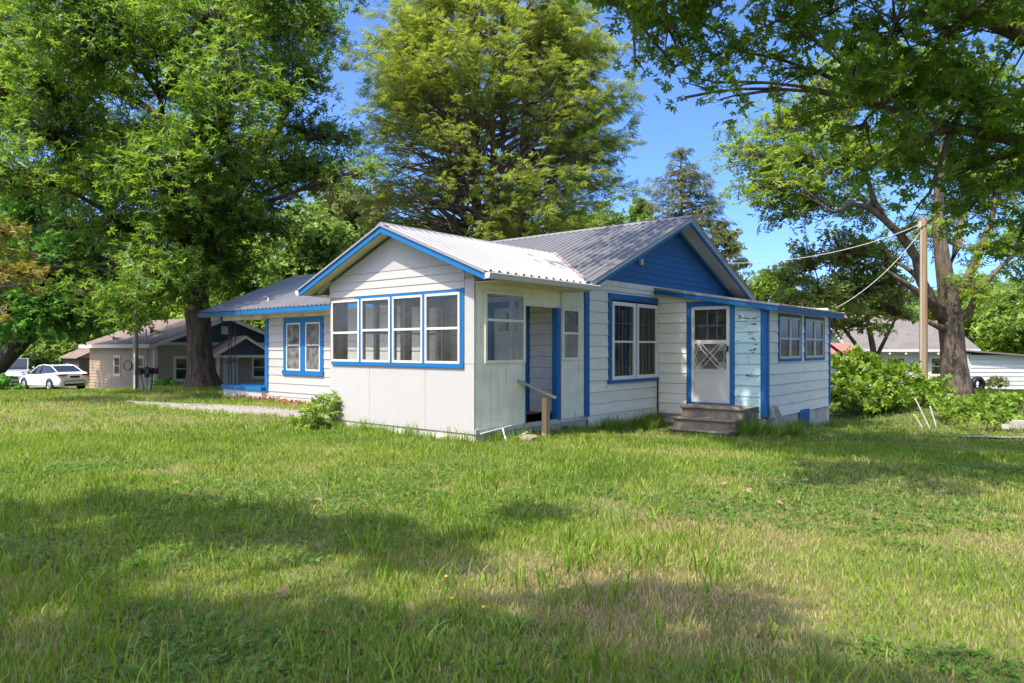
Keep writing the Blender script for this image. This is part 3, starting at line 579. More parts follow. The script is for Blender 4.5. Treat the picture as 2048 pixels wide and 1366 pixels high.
MB().tube([(-3.2, 1.2, 2.2), (-3.2, 1.2, 2.55)], .09, 8).build('roof_vent', Mt['iron'], br)
MB().tube([(-.75, -.1, -.3), (-.75, -.1, 2.4)], .035, 6).build('service_mast', Mt['alu'], B)
MB().box(-.9, -.6, -.16, -.03, .1, .6).build('meter_box', Mt['iron'], B)
# its entrance porch
pa = 3.78
pr = MB().prism([(.03, pa, 2.06), (1.45, pa, 2.06), (1.45, pa - 1.62, 1.14), (.03, pa - 1.62, 1.14)], (0, 0, .06)).build('porch_roof', Mt['shingle'], B)
MB().prism([(.03, pa, 2.06), (1.45, pa, 2.06), (1.45, pa + 1.62, 1.14), (.03, pa + 1.62, 1.14)], (0, 0, .06)).build('roof_slope', Mt['shingle'], pr)
for sg in (-1, 1): MB().prism([(1.455, pa, 2.12), (1.455, pa + sg * 1.66, 1.18), (1.455, pa + sg * 1.66, 1.03), (1.455, pa, 1.97)], (.03, 0, 0)).build('rake_board', Mt['cream'], pr)
MB().prism([(1.25, pa, 1.98), (1.25, pa + 1.45, 1.15), (1.25, pa - 1.45, 1.15)], (.05, 0, 0)).build('porch_gable', Mt['slate'], B)
MB().box(1.22, 1.36, pa - 1.5, pa + 1.5, 1.02, 1.145).build('porch_beam', Mt['cream'], B)
for y in (pa - 1.35, pa + 1.35): MB().box(1.24, 1.34, y - .05, y + .05, -.8, 1.02).build('porch_post', Mt['cream'], B)
MB().box(.1, 1.4, pa - 1.5, pa + 1.5, -1.1, -.78).build('porch_floor', Mt['concrete'], B)
dd = MB().fbox(BS, 3.36, 4.19, -.75, 1.09, -.06, .0).build('door', Mt['cream'], B)
fanl = MB(); fanl.poly([BS(3.775 + .3 * math.cos(t), .006, .72 + .26 * math.sin(t)) for t in np.linspace(0, math.pi, 12)]); fanl.build('fanlight', Mt['glass_dark'], dd)
# dark shed behind it
sh = empty('shed', (*at(158, 762, 47).xy, 0), HROT, 'dark wooden shed with pale gable left of the beige house', 'shed')
MB().box(-3, 0, 0, 4, -1.2, .85).build('wall', Mt['shed'], sh); MB().prism([(.02, 0, .85), (.02, 4, .85), (.02, 2, 1.75)], (.04, 0, 0)).build('gable', Mt['shed_gable'], sh)
sr_ = MB().prism([(-3.2, -.25, .78), (.3, -.25, .78), (.3, 2, 1.82), (-3.2, 2, 1.82)], (0, 0, .06)).build('roof', Mt['shingle'], sh)
MB().prism([(-3.2, 4.25, .78), (.3, 4.25, .78), (.3, 2, 1.82), (-3.2, 2, 1.82)], (0, 0, .06)).build('roof_slope', Mt['shingle'], sr_)
# the white house at the right
N_ = empty('white_house', (18.6, 36.5, 0), R(-4), 'low white house with grey shingle roof behind the trees at the right', 'house')
NF = front(0)
no = [(1.0, 1.9, .1, 1.0), (3.2, 3.9, .1, 1.0)]
lapwall(N_, NF, const(-.6, 5.0), -1.0, 1.42, no, Mt['house_white'], 11)
for o in no: wframe(N_, NF, *o)
MB().box(-.55, 4.95, 5.2, 5.3, -1.0, 1.4).build('wall', Mt['house_white'], N_)
MB().prism([(-.6, .09, -1.), (-.6, 5.2, -1.), (-.6, 5.2, 1.4), (-.6, 2.7, 2.75), (-.6, .09, 1.4)], (.08, 0, 0)).build('gable_wall', Mt['house_white'], N_)
nr = MB().prism([(-1.1, -.5, 1.36), (5.4, -.5, 1.36), (5.4, 2.7, 2.95), (-1.1, 2.7, 2.95)], (0, 0, .07)).build('roof', Mt['grey_roof'], N_)
MB().prism([(-1.1, 5.8, 1.36), (5.4, 5.8, 1.36), (5.4, 2.7, 2.95), (-1.1, 2.7, 2.95)], (0, 0, .07)).build('roof_slope', Mt['grey_roof'], nr)
MB().box(-1.1, 5.4, -.53, -.505, 1.3, 1.44).build('fascia', Mt['house_white'], nr)
for sg in (-1, 1): MB().prism([(-1.14, 2.7, 3.0), (-1.14, 2.7 + sg * 3.2, 1.41), (-1.14, 2.7 + sg * 3.2, 1.28), (-1.14, 2.7, 2.86)], (.035, 0, 0)).build('rake_board', Mt['house_white'], nr)
for i in range(7): MB().lathe([(.0, -.06), (.05, -.04), (.06, 0), (.05, .04), (0, .06)], 8, (.1 + i * .8, -.56, 1.2)).build('eave_bulb', Mt['cream'], nr)
lapwall(N_, front(-1.0), const(4.6, 7.7), -1.0, 1.15, [], Mt['house_white'], 10)
lapwall(N_, side(7.7), const(-1.0, 3.5), -1.0, 1.0, [], Mt['house_white'], 10)
MB().prism([(4.4, -1.35, 1.32), (8.1, -1.35, 1.02), (8.1, 3.6, 1.02), (4.4, 3.6, 1.32)], (0, 0, .07)).build('lean_to_roof', Mt['grey_roof'], N_)
MB().box(4.50, 4.58, -.98, .0, -1., 1.2).build('wall', Mt['house_white'], N_)
for x in (4.15, 4.42): MB().lathe([(.0, -.12), (.1, -.1), (.1, 0), (0, .0)], 10, (x, -.02, .55), 'y').build('electric_meter', Mt['iron'], N_)
MB().tube([(4.45, -.06, -.8), (4.45, -.06, 3.4)], .05, 6).build('service_mast', Mt['alu'], N_)
for x in (8.3, 9.6): MB().box(x - .06, x + .06, -.9, -.78, -1., .95).build('porch_post', Mt['red'], N_)
MB().box(8.1, 10.5, -.9, -.75, -.75, -.5).build('planter', Mt['red'], N_); MB().box(7.9, 10.8, -1.2, 2.5, .98, 1.08).build('porch_roof', Mt['grey_roof'], N_)
Fh = empty('far_house', (*at(1690, 760, 50).xy, 0), R(8), 'far brown-roofed house glimpsed behind the twiggy tree', 'house')
MB().box(0, 6, 0, 4, -1., 2.0).build('wall', Mt['house_white'], Fh); MB().prism([(-.4, -.4, 1.95), (6.4, -.4, 1.95), (6.4, 2, 3.9), (-.4, 2, 3.9)], (0, 0, .08)).build('roof', Mt['shingle'], Fh); MB().prism([(-.4, 4.4, 1.95), (6.4, 4.4, 1.95), (6.4, 2, 3.9), (-.4, 2, 3.9)], (0, 0, .08)).build('roof_slope', Mt['shingle'], Fh)
for x in (1.2, 4.0): window(Fh, front(0), x, x + .9, .4, 1.5, Mt['cream'], Mt['glass_dark'], .5, .08, .002, .05)
rs_ = empty('red_roofed_shed', (*at(1640, 800, 29).xy, 0), R(-6), 'low shed with faded red roof just right of the lean-to', 'shed')
MB().box(0, 1.6, 0, 1.6, -1, 1.12).build('wall', Mt['house_white'], rs_); MB().prism([(-.15, -.2, 1.14), (1.75, -.2, 1.14), (1.75, 1.8, 1.66), (-.15, 1.8, 1.66)], (0, 0, .06)).build('roof', Mt['salmon'], rs_); MB().fbox(front(0), .7, 1.3, -.6, 1.0, .002, .04).build('door', Mt['red'], rs_)
# ---------------------------------------------------------------- trees
def quad_leaf(L=1., W=.4, fold=.06, droop=.0, o=(0, 0, 0), ang=0., tilt=0., rot=0.):
    """one leaf as four points: along x, across y, up z"""
    q = np.array([(0, 0, 0), (.5 * L, W / 2, fold * L), (L, 0, -droop * L), (.5 * L, -W / 2, fold * L)])
    c, s = math.cos(rot), math.sin(rot); q = q @ np.array([(1, 0, 0), (0, c, s), (0, -s, c)])
    c, s = math.cos(tilt), math.sin(tilt); q = q @ np.array([(c, 0, s), (0, 1, 0), (-s, 0, c)])
    c, s = math.cos(ang), math.sin(ang); q = q @ np.array([(c, s, 0), (-s, c, 0), (0, 0, 1)])
    return q + np.array(o)
def T_rosette(n=7, w=.34, seed=1):
    r = random.Random(seed); return np.concatenate([quad_leaf(r.uniform(.75, 1.1), w, .07, .12, (0, 0, 0), k * 2.4 + r.uniform(-.3, .3), r.uniform(-.55, .55), r.uniform(-.4, .4)) for k in range(n)])
def T_maple(seed=1):
    out = []
    for a, l, w in ((-1.9, .42, .30), (-.95, .78, .36), (0, 1., .38), (.95, .78, .36), (1.9, .42, .30)): out.append(quad_leaf(l, w, .03, .05, (0, 0, 0), a))
    return np.concatenate(out)
def T_maples(n=4, seed=1):
    r = random.Random(seed); out = []
    for k in range(n):
        q = T_maple() * r.uniform(.8, 1.1); t = r.uniform(-.7, .3); c, s = math.cos(t), math.sin(t); q = (q + np.array((.35, 0, 0))) @ np.array([(c, 0, s), (0, 1, 0), (-s, 0, c)])
        a = k * 6.28 / n + r.uniform(-.5, .5); c, s = math.cos(a), math.sin(a); out.append(q @ np.array([(c, s, 0), (-s, c, 0), (0, 0, 1)]) + np.array((0, 0, r.uniform(-.25, .25))))
    return np.concatenate(out)
def T_pinnate(n=6, seed=1):
    r = random.Random(seed); out = []
    for k in range(n):
        x = .18 + .72 * k / (n - 1); l = .42 - .12 * abs(k / (n - 1) - .4)
        for s in (-1, 1): out.append(quad_leaf(l * r.uniform(.85, 1.1), .15, .04, .25, (x, 0, -.12 * x * x), s * r.uniform(.9, 1.25), r.uniform(-.35, .1), r.uniform(-.3, .3)))
    out.append(quad_leaf(.3, .13, .03, .2, (.92, 0, -.12), 0))
    return np.concatenate(out)
def T_spray(n=5, w=.09, seed=1, droop=.25, hang=0.):
    r = random.Random(seed); out = [quad_leaf(1., w * .8, 0, droop)]
    for k in range(n):
        x = .12 + .75 * k / (n - 1); l = .5 * (1 - .55 * k / n)
        for s in (-1, 1): out.append(quad_leaf(l * r.uniform(.8, 1.15), w, .02, .2, (x, 0, -droop * x * x), s * r.uniform(.6, 1.0), r.uniform(-.3, .1) - hang, r.uniform(-.5, .5)))
    return np.concatenate(out)
def scatter(tmpls, P, D, U, S, r):
    """copies of leaf-clump templates at P, along D, with up U, size S; returns verts and a per-vertex tint"""
    n = len(P); D = D / np.linalg.norm(D, axis=1)[:, None]; Sd = np.cross(U, D); Sd /= np.linalg.norm(Sd, axis=1)[:, None] + 1e-9; N = np.cross(D, Sd)
    V = []; T = []; w = r.integers(0, len(tmpls), n)
    for i, t in enumerate(tmpls):
        k = np.where(w == i)[0]
        if not len(k): continue
        v = P[k, None, :] + S[k, None, None] * (t[None, :, 0:1] * D[k, None, :] + t[None, :, 1:2] * Sd[k, None, :] + t[None, :, 2:3] * N[k, None, :])
        base = r.uniform(0, 1, (len(k), 1)); leaf = np.repeat(r.uniform(-.22, .22, (len(k), len(t) // 4)), 4, axis=1)
        V.append(v.reshape(-1, 3)); T.append(np.clip(.15 + .7 * base + leaf, 0, 1).ravel())
    return np.concatenate(V), np.concatenate(T)
def bez(a, b, lift=.2, n=6, wob=.05, r=random):
    a = Vector(a); b = Vector(b); d = (b - a).length; m = (a + b) / 2 + Vector((r.uniform(-1, 1) * wob * d, r.uniform(-1, 1) * wob * d, lift * d))
    return [((1 - t) ** 2) * a + 2 * t * (1 - t) * m + t * t * b for t in (i / n for i in range(n + 1))]
def make_tree(name, label, trunk, radii, lobes, tmpls, leaf, lm, bm, density=9., limbs=(), twig=.35, seed=1, group=None, droop=.0, cat='tree', limb_r=.16, updir=.45, auto=True, shell=.38, base=None, tube_n=10, parts=('trunk', 'crown'), clump=0, csz=.4):
    r = np.random.default_rng(seed); rd = random.Random(seed); o = Vector(base if base else trunk[0])
    root = empty(name, o, 0, label, cat, group)
    mb = MB(); tp = [Vector(p) - o for p in trunk]; paths = []
    if tp: mb.tube(tp, radii, tube_n, jit=.07); paths.append((tp, radii))
    for pts, rr in limbs:
        q = [Vector(p) - o for p in pts]; mb.tube(q, rr, 7, jit=.06); paths.append((q, rr))
    cand = [(p, rr[i]) for q, rr in paths for i, p in enumerate(q) if (q[0] - tp[0]).length > .01 or i > len(q) * .45] if tp else []
    P = []; D = []; S = []
    for c, rad in lobes:
        c = Vector(c) - o; rad = (rad, rad, rad * .8) if not hasattr(rad, '__len__') else rad
        R3 = np.array(rad); area = 4 * math.pi * (np.prod(R3) ** (2 / 3)); n = max(6, int(area * density))
        u = r.normal(size=(n, 3)); u /= np.linalg.norm(u, axis=1)[:, None]; rr = r.uniform(0, 1, n) ** shell
        rr *= 1 + .14 * np.sin(u[:, 0] * 5 + seed) * np.cos(u[:, 1] * 4 + u[:, 2] * 6)
        p = np.array(c) + u * rr[:, None] * R3
        if clump:                                             # leaves gather round twig ends, with air between
            m = max(3, n // clump); sub = p[:m]; w = r.integers(0, m, n); p = sub[w] + np.clip(r.normal(size=(n, 3)), -2, 2) * (csz * np.array((1, 1, .6)))
        P.append(p)
        d = u + r.normal(size=(n, 3)) * .55; d[:, 2] += updir * .4 - droop; D.append(d); S.append(leaf * r.uniform(.7, 1.25, n))
        if auto and cand:
            st, sr = min(cand, key=lambda k: (k[0] - c).length + max(0, k[0].z - c.z + .2 * (k[0] - c).length) * 1.5)
            pl = bez(st, c, .12, 6, .08, rd); r0 = min(sr * .75, limb_r); mb.tube(pl, [r0 + (.02 - r0) * i / 6 for i in range(7)], 6, cap=False)
        else: pl = [c]
        for k in range(int(n * twig)):
            b = Vector(p[rd.randrange(n)]); a = pl[-1 - rd.randrange(max(1, len(pl) // 2))] if len(pl) > 1 else c
            q = bez(a, b, .06, 3, .1, rd); mb.tube(q, [.022, .016, .011, .006] if len(pl) > 1 else .008, 3, cap=False)
    P = np.concatenate(P); D = np.concatenate(D); S = np.concatenate(S); U = r.normal(size=P.shape) * .35; U[:, 2] += 1
    V, T = scatter(tmpls, P, D, U, S, r)
    if mb.f: mb.build(parts[0], bm, root, smooth=True)
    mesh_np(parts[1], V, np.arange(len(V)).reshape(-1, 4), lm, root, T)
    return root
def lob(D, *a): return [(at(x, y, D + dd), (rr / 1393.8 * D, rr / 1393.8 * D * dk, rr / 1393.8 * D * .85)) for x, y, rr, dd, dk in a]
def leafmat(name, dark, mid, light, trans=.32, rough=.5): return mat(name, mid, rough, spec=.35, trans=trans, attr=((.0, dark), (.5, mid), (1., light)))
BK = lambda n, c, d, s=9: mat(n, c, .95, layers=(((s, s, s * .18), .42, .62, d, .9), ((2, 2, 2), .5, .7, (c[0] * 1.3, c[1] * 1.25, c[2] * 1.1), .5)), bump=((s * 2, s * 2, s * .35), 1., .06))
Mt['bark_oak'] = BK('oak_bark', (.13, .095, .07), (.035, .026, .02), 7)
Mt['bark_grey'] = BK('grey_bark', (.155, .12, .09), (.05, .038, .03), 10)
Mt['bark_pale'] = BK('pale_bark', (.24, .19, .15), (.11, .085, .065), 8)
Mt['bark_dark'] = BK('dark_bark', (.06, .045, .035), (.02, .016, .013), 7)
Mt['oak_leaf'] = leafmat('oak_leaves', (0.060, 0.135, 0.020), (0.128, 0.245, 0.034), (0.235, 0.350, 0.055), .45)
Mt['dark_leaf'] = leafmat('dark_leaves', (0.046, 0.139, 0.029), (0.086, 0.238, 0.041), (0.158, 0.348, 0.058), .45)
Mt['olive_leaf'] = leafmat('bronze_leaves', (0.131, 0.131, 0.025), (0.228, 0.210, 0.038), (0.320, 0.289, 0.061), .32)
Mt['hemlock_leaf'] = leafmat('hemlock_needles', (.11, .165, .030), (.20, .275, .045), (.31, .37, .065), .5)
Mt['hemlock_brown'] = leafmat('hemlock_thin', (0.079, 0.070, 0.035), (0.131, 0.131, 0.038), (0.175, 0.193, 0.044), .2)
Mt['spruce_leaf'] = leafmat('spruce_needles', (.06, .075, .028), (.105, .125, .042), (.165, .18, .06), .3)
Mt['walnut_leaf'] = leafmat('walnut_leaves', (.085, .165, .022), (.160, .265, .032), (.27, .355, .05), .5)
Mt['maple_leaf'] = leafmat('maple_leaves', (.065, .135, .02), (.125, .225, .03), (.22, .33, .045), .6)
Mt['bright_leaf'] = leafmat('bright_leaves', (0.097, 0.193, 0.023), (0.164, 0.289, 0.035), (0.270, 0.352, 0.054), .36)
Mt['mid_leaf'] = leafmat('mid_leaves', (0.087, 0.169, 0.039), (0.164, 0.273, 0.055), (0.273, 0.382, 0.081), .4)
Mt['grey_leaf'] = leafmat('greyish_leaves', (0.116, 0.144, 0.057), (0.174, 0.202, 0.077), (0.251, 0.270, 0.106), .4)
Mt['dogwood_leaf'] = leafmat('dogwood_leaves', (.13, .185, .045), (.21, .28, .07), (.29, .35, .10), .55)
ROS = [T_rosette(7, .29, i) for i in range(5)]; ROSW = [T_rosette(6, .5, i + 9) for i in range(4)]
MAP = [T_maples(4, i) for i in range(4)]; PIN = [T_pinnate(5, i) for i in range(3)]; SPR = [T_spray(5, .085, i) for i in range(4)]; HNG = [T_spray(4, .10, i, .5, .5) for i in range(4)]

# the big oak at the left
rq = random.Random(3)
oak_l = []
for y, row in ((-150, ((80, 120), (260, 120), (430, 110), (580, 90))), (-50, ((-20, 120), (130, 110), (280, 110), (430, 110), (560, 95), (672, 68))), (60, ((-40, 100), (70, 95), (190, 95), (310, 85), (420, 90), (530, 90), (640, 72))),
               (165, ((-10, 90), (110, 85), (230, 85), (340, 70), (450, 90), (550, 80), (632, 48))), (265, ((-20, 85), (90, 75), (200, 80), (310, 75), (420, 85), (520, 75), (610, 62), (688, 40))),
               (360, ((20, 75), (130, 80), (240, 80), (340, 80), (440, 85), (540, 66), (630, 56), (705, 34))), (450, ((170, 75), (270, 78), (365, 78), (455, 78), (535, 55))), (530, ((60, 60), (140, 66), (215, 66), (310, 66), (385, 50), (470, 50))), (590, ((190, 44), (260, 50), (320, 36)))):
    for x, rr in row: oak_l.append((x + rq.uniform(-14, 14), y + rq.uniform(-14, 14), rr * rq.uniform(.88, 1.08), rq.choice((-6, -4.4, -3.2, -2, -.8, .8, 2.2, 3.2)), 1.25))
oak_l += [(400, 415, 55, -3.5, 1.2), (335, 465, 55, -3, 1.2), (470, 425, 55, -3, 1.2), (440, 490, 40, -2.5, 1.2), (300, 520, 48, -3.4, 1.2), (590, 330, 45, -2, 1.2), (650, 340, 40, -1, 1.2), (250, 330, 60, -4, 1.2)]
ok = lambda *q: [at(x, y, d) for x, y, d in q]
make_tree('oak_tree', 'huge spreading green oak with rough dark trunk left of the bungalow', ok((408, 790, 27), (406, 772, 27), (402, 745, 27), (399, 700, 27), (397, 650, 27), (392, 600, 27), (396, 560, 27), (408, 500, 27), (412, 400, 27), (405, 280, 27), (395, 120, 27), (390, -50, 27)),
    [.90, .72, .53, .47, .45, .48, .45, .35, .29, .22, .15, .07], lob(27, *oak_l), ROS, .185, Mt['oak_leaf'], Mt['bark_oak'], 21, limb_r=.16, seed=11, clump=20, csz=.41,
    limbs=[(ok((388, 590, 27), (362, 552, 26.6), (330, 530, 26.2), (270, 470, 25.5), (200, 400, 25)), [.34, .3, .24, .16, .08]), (ok((392, 600, 27), (372, 570, 26.5), (372, 500, 25.8), (340, 380, 25.2), (320, 200, 25)), [.34, .3, .24, .2, .08]),
           (ok((408, 500, 27), (440, 440, 27.6), (500, 350, 28), (560, 250, 28.3), (600, 120, 28.5)), [.28, .22, .18, .13, .06]), (ok((411, 440, 27), (450, 330, 26.2), (455, 180, 26), (470, 20, 26)), [.26, .2, .15, .08]),
           (ok((405, 330, 27), (330, 240, 28), (240, 180, 28.5), (120, 140, 29)), [.2, .16, .12, .06])])
# trees at the left edge
make_tree('shade_tree', 'dark leaning tree hanging over the parked cars at the left edge', ok((-45, 800, 30), (-20, 750, 30), (12, 715, 30), (40, 685, 30), (75, 640, 30), (90, 560, 30), (80, 480, 30)), [.5, .42, .38, .34, .26, .18, .1],
    lob(30, (-60, 560, 90, 0, 1), (20, 600, 75, -2, 1), (80, 560, 80, 1, 1), (110, 625, 60, -1.5, 1), (165, 600, 66, 0, 1), (215, 585, 66, 1, 1), (40, 480, 85, 1, 1), (120, 490, 75, 0, 1), (-40, 430, 90, 2, 1), (60, 400, 70, 2, 1), (40, 655, 45, 0, 1), (-20, 650, 50, 1, 1), (240, 625, 40, -1, 1), (180, 520, 60, -1, 1)),
    ROSW, .22, Mt['dark_leaf'], Mt['bark_dark'], 19, clump=20, csz=.42, seed=12)
make_tree('bronze_tree', 'layered yellowish bronze foliage of a small tree at the left edge', ok((-60, 850, 19), (-50, 700, 19), (-40, 580, 19), (-30, 480, 19)), [.16, .14, .11, .06],
    [(c, (a, b, d * .5)) for c, (a, b, d) in lob(19, (10, 462, 50, 0, 1), (-30, 500, 60, 0, 1), (45, 545, 55, -.6, 1), (-10, 560, 50, .4, 1), (80, 580, 26, -.4, 1), (-25, 610, 40, 0, 1), (10, 635, 18, -.5, 1), (-60, 440, 60, 0, 1))],
    ROS, .13, Mt['olive_leaf'], Mt['bark_grey'], 30, seed=13)
# the many-stemmed hemlock behind the house
def conifer(name, label, base, stems, z0, ztop, width, nbr, tm, leaf, lm, bm, seed, thin=None, up=.1, n_sp=16, inner=.45, rise_r=(.4, 1.4), bark=None, jit=.25):
    r = np.random.default_rng(seed); o = Vector(base); root = empty(name, o, 0, label, 'tree'); mb = MB(); P = []; D = []; S = []
    for (dx, dy), hh, rb in stems:
        mb.tube([(0 + dx * .15, dy * .15, -.3), (dx * .6, dy * .6, hh * .25), (dx * .9, dy * .9, hh * .5), (dx, dy, hh * .8), (dx, dy, hh)], [rb, rb * .8, rb * .62, rb * .3, .02], 8, jit=.05)
    for k in range(nbr):
        (dx, dy), hh, rb = stems[r.integers(len(stems))]; t = r.uniform(0, 1); z = z0 + (min(hh, ztop) - z0) * t; sx = min(1., .4 + z / hh)
        a = r.uniform(0, 2 * math.pi)
        if len(stems) > 1 and dx * math.cos(a) + dy * math.sin(a) < -.1: a += math.pi
        Lb = width(z) * r.uniform(.72, 1.06) - .6 * math.hypot(dx, dy) * (1 if len(stems) > 1 else 0)
        if Lb < .3: continue
        d = np.array((math.cos(a), math.sin(a), 0)); s0 = np.array((dx * sx, dy * sx, z)); rise = up * Lb * r.uniform(*rise_r); sag = r.uniform(.05, .2) * Lb
        ts = np.linspace(0, 1, 6); bp = s0 + d * ts[:, None] * Lb + np.array((0, 0, 1.)) * (rise * ts - sag * ts * ts)[:, None] + r.normal(size=(6, 3)) * .04 * Lb * ts[:, None]
        mb.tube([tuple(q) for q in bp], [max(.012, .03 + .012 * Lb * (1 - i / 5.)) * (1 - .16 * i) for i in range(6)], 4, cap=False)
        keep = thin(bp[3], r) if thin else 1.
        m = int(n_sp * Lb / 4. * keep) + 2; tt = inner + (1 - inner) * r.uniform(0, 1, m) ** .75; i0 = np.minimum((tt * 5).astype(int), 4); fr = tt * 5 - i0
        p = bp[i0] * (1 - fr)[:, None] + bp[i0 + 1] * fr[:, None]; sd = np.array((-d[1], d[0], 0)); w = r.uniform(-1, 1, m)
        off = w * (.16 * Lb + .25) * (1.1 - tt); P.append(p + sd * off[:, None] + np.array((0, 0, 1.)) * r.normal(size=(m, 1)) * .08)
        D.append(d * .8 + sd * (w * .9)[:, None] + r.normal(size=(m, 3)) * .25); S.append(leaf * r.uniform(.7, 1.3, m))
    P = np.concatenate(P); D = np.concatenate(D); S = np.concatenate(S); U = r.normal(size=P.shape) * jit; U[:, 2] += 1
    V, T = scatter(tm, P, D, U, S, r); mb.build('trunk', bm, root, smooth=True); mesh_np('crown', V, np.arange(len(V)).reshape(-1, 4), lm, root, T)
    return root
hb = at(985, 760, 31); hb.z = gz(hb.x, hb.y)
def hthin(q, r):                                              # the shaded lower inside has lost most of its needles
    z = q[2]; x = q[0]
    if z < 5.8: return 1.1
    if z < 11.5: return .35 if x < -.6 else .7
    return 1.15
def hwid(z): return np.interp(z, [0, 3, 6, 9, 12, 15, 18, 20.5], [4.6, 5.6, 6.1, 6.2, 5.6, 4.5, 2.2, .5])
conifer('hemlock_tree', 'tall feathery yellow-green hemlock with several stems behind the roof', hb, [((-1.5, .2), 16.2, .20), ((-.7, -.6), 18, .21), ((.0, .5), 18.6, .23), ((.5, -.4), 18, .18), ((1.4, .3), 17, .23)], 3.0, 18.2, hwid, 860, SPR, .44, Mt['hemlock_leaf'], Mt['bark_pale'], 21, hthin, .38, 30, .42, (-.1, 2.2), None, .7)
sb = at(1362, 760, 46); sb.z = gz(sb.x, sb.y)
conifer('spruce_tree', 'lone dark spruce with drooping twigs rising over the blue gable', sb, [((0, 0), 15.4, .3)], 3.5, 15.2, lambda z: np.interp(z, [0, 8, 11.5, 15, 15.6], [5.0, 4.5, 2.8, .6, .2]), 210, HNG, .40, Mt['spruce_leaf'], Mt['bark_grey'], 22, None, .26, 40, .08)
# the walnut at the right
wl_ = lambda *q: [at(x, y, d) for x, y, d in q]
make_tree('walnut_tree', 'spreading yellow-green tree with forked grey trunk behind the utility pole', wl_((1914, 800, 23), (1911, 775, 23), (1907, 730, 23), (1904, 690, 23), (1902, 640, 23), (1896, 590, 23), (1885, 520, 23), (1876, 440, 23), (1880, 340, 23), (1900, 200, 23)), [.55, .47, .40, .36, .37, .30, .22, .18, .13, .06],
    lob(23, (1500, 300, 48, 0, 1.2), (1560, 245, 66, .8, 1.2), (1535, 370, 60, -.6, 1.2), (1600, 325, 75, 0, 1.2), (1615, 410, 58, .6, 1.2), (1660, 230, 75, 1, 1.2), (1690, 320, 80, -1, 1.2), (1560, 440, 34, 0, 1.2), (1735, 410, 46, 1.2, 1.2), (1640, 170, 55, 1, 1.2), (1800, 280, 90, 1.5, 1.2), (1900, 310, 95, 2, 1.2), (1990, 370, 85, 1, 1.2), (2060, 300, 90, 1, 1.2),
        (1775, 520, 44, 1, 1.2), (1840, 470, 36, 1.6, 1.2), (2010, 500, 55, 0, 1.2), (1960, 575, 36, -1, 1.2), (1900, 420, 50, 2, 1.2), (2060, 470, 60, 0, 1.2), (1740, 150, 80, 1, 1.2), (1860, 150, 90, 1, 1.2), (1985, 200, 90, 1, 1.2), (1850, 440, 14, -1.8, 1.2), (1885, 436, 16, -2, 1.2)),
    PIN, .36, Mt['walnut_leaf'], Mt['bark_grey'], 17, clump=14, csz=.34, seed=31, twig=.4, limb_r=.13,
    limbs=[(wl_((1898, 650, 23), (1868, 610, 22.8), (1842, 560, 22.6), (1832, 515, 22.5), (1800, 468, 22.4), (1768, 438, 22.3), (1735, 413, 22.2), (1700, 408, 22.1), (1668, 424, 22), (1650, 415, 22)), [.20, .18, .16, .145, .13, .115, .095, .07, .05, .03]),
           (wl_((1768, 438, 22.3), (1748, 400, 22.2), (1730, 340, 22.2), (1715, 280, 22.3)), [.12, .09, .07, .04]), (wl_((1896, 630, 23), (1845, 590, 22.4), (1800, 560, 22.2), (1765, 535, 22)), [.14, .11, .08, .04]),
           (wl_((1905, 620, 23), (1935, 560, 23.2), (1962, 500, 23.4), (1985, 430, 23.6), (1995, 380, 23.6)), [.19, .16, .13, .09, .05]), (wl_((1908, 650, 23), (1940, 620, 22.7), (1958, 580, 22.5), (2000, 535, 22.3), (2040, 500, 22)), [.14, .12, .1, .07, .04]),
           (wl_((1890, 560, 23), (1915, 490, 23.5), (1925, 420, 23.8), (1940, 330, 24)), [.18, .15, .12, .06]), (wl_((1900, 665, 23), (1875, 652, 22.7), (1850, 640, 22.5)), [.13, .1, .07])])
# the maple over the right half of the lawn, its trunk just outside the view
near = lob(9.6, (1560, 40, 80, 0, 1), (1660, 30, 95, .6, 1), (1790, 40, 105, 0, 1), (1920, 50, 110, -.5, 1), (2040, 80, 110, 0, 1), (1600, 135, 62, .5, 1), (1700, 160, 85, -.4, 1), (1820, 180, 95, .5, 1), (1940, 200, 100, 0, 1), (2060, 240, 95, -.5, 1), (1720, 260, 62, .8, 1), (1830, 300, 72, 0, 1), (1950, 330, 80, .6, 1), (2050, 390, 80, 0, 1),
    (1930, 420, 46, .8, 1), (2030, 500, 48, .4, 1), (1640, 225, 40, .2, 1), (1740, 335, 34, .5, 1), (1860, 385, 34, 0, 1))
near += lob(10.2, (1205, 0, 42, 0, 1), (1270, 40, 62, .3, 1), (1350, 60, 66, -.2, 1), (1430, 60, 66, .4, 1), (1490, 105, 55, 0, 1), (1350, 135, 42, .3, 1), (1430, 165, 42, -.2, 1), (1270, 120, 30, .2, 1), (1480, 190, 30, 0, 1), (1370, 195, 26, .3, 1), (1320, -50, 80, 0, 1), (1450, -40, 80, 0, 1))
for gx, gy, h, rr in ((4.6, 8.3, 7.2, 1.5), (5.8, 9.6, 7.6, 1.5), (6.6, 8.2, 7.0, 1.3), (4.8, 10.6, 8.4, 1.5), (6.4, 11.4, 8.0, 1.7), (5.0, 12.6, 9.5, 1.5), (6.6, 13.4, 9.0, 1.5), (8.2, 12, 8, 1.7), (8.6, 9.6, 7.4, 1.5), (4.6, 14.6, 11.0, 1.3), (6.0, 15.4, 10.5, 1.3), (8.4, 15.0, 9.5, 1.5), (3.9, 13.2, 10.5, .8), (10, 13.5, 9, 1.6)):
    for k in range(1): near.append((Vector((gx - SUN_T[0] * h / math.tan(SUN_EL), gy - SUN_T[1] * h / math.tan(SUN_EL), h + .3 * k)), (rr, rr, rr * .5)))
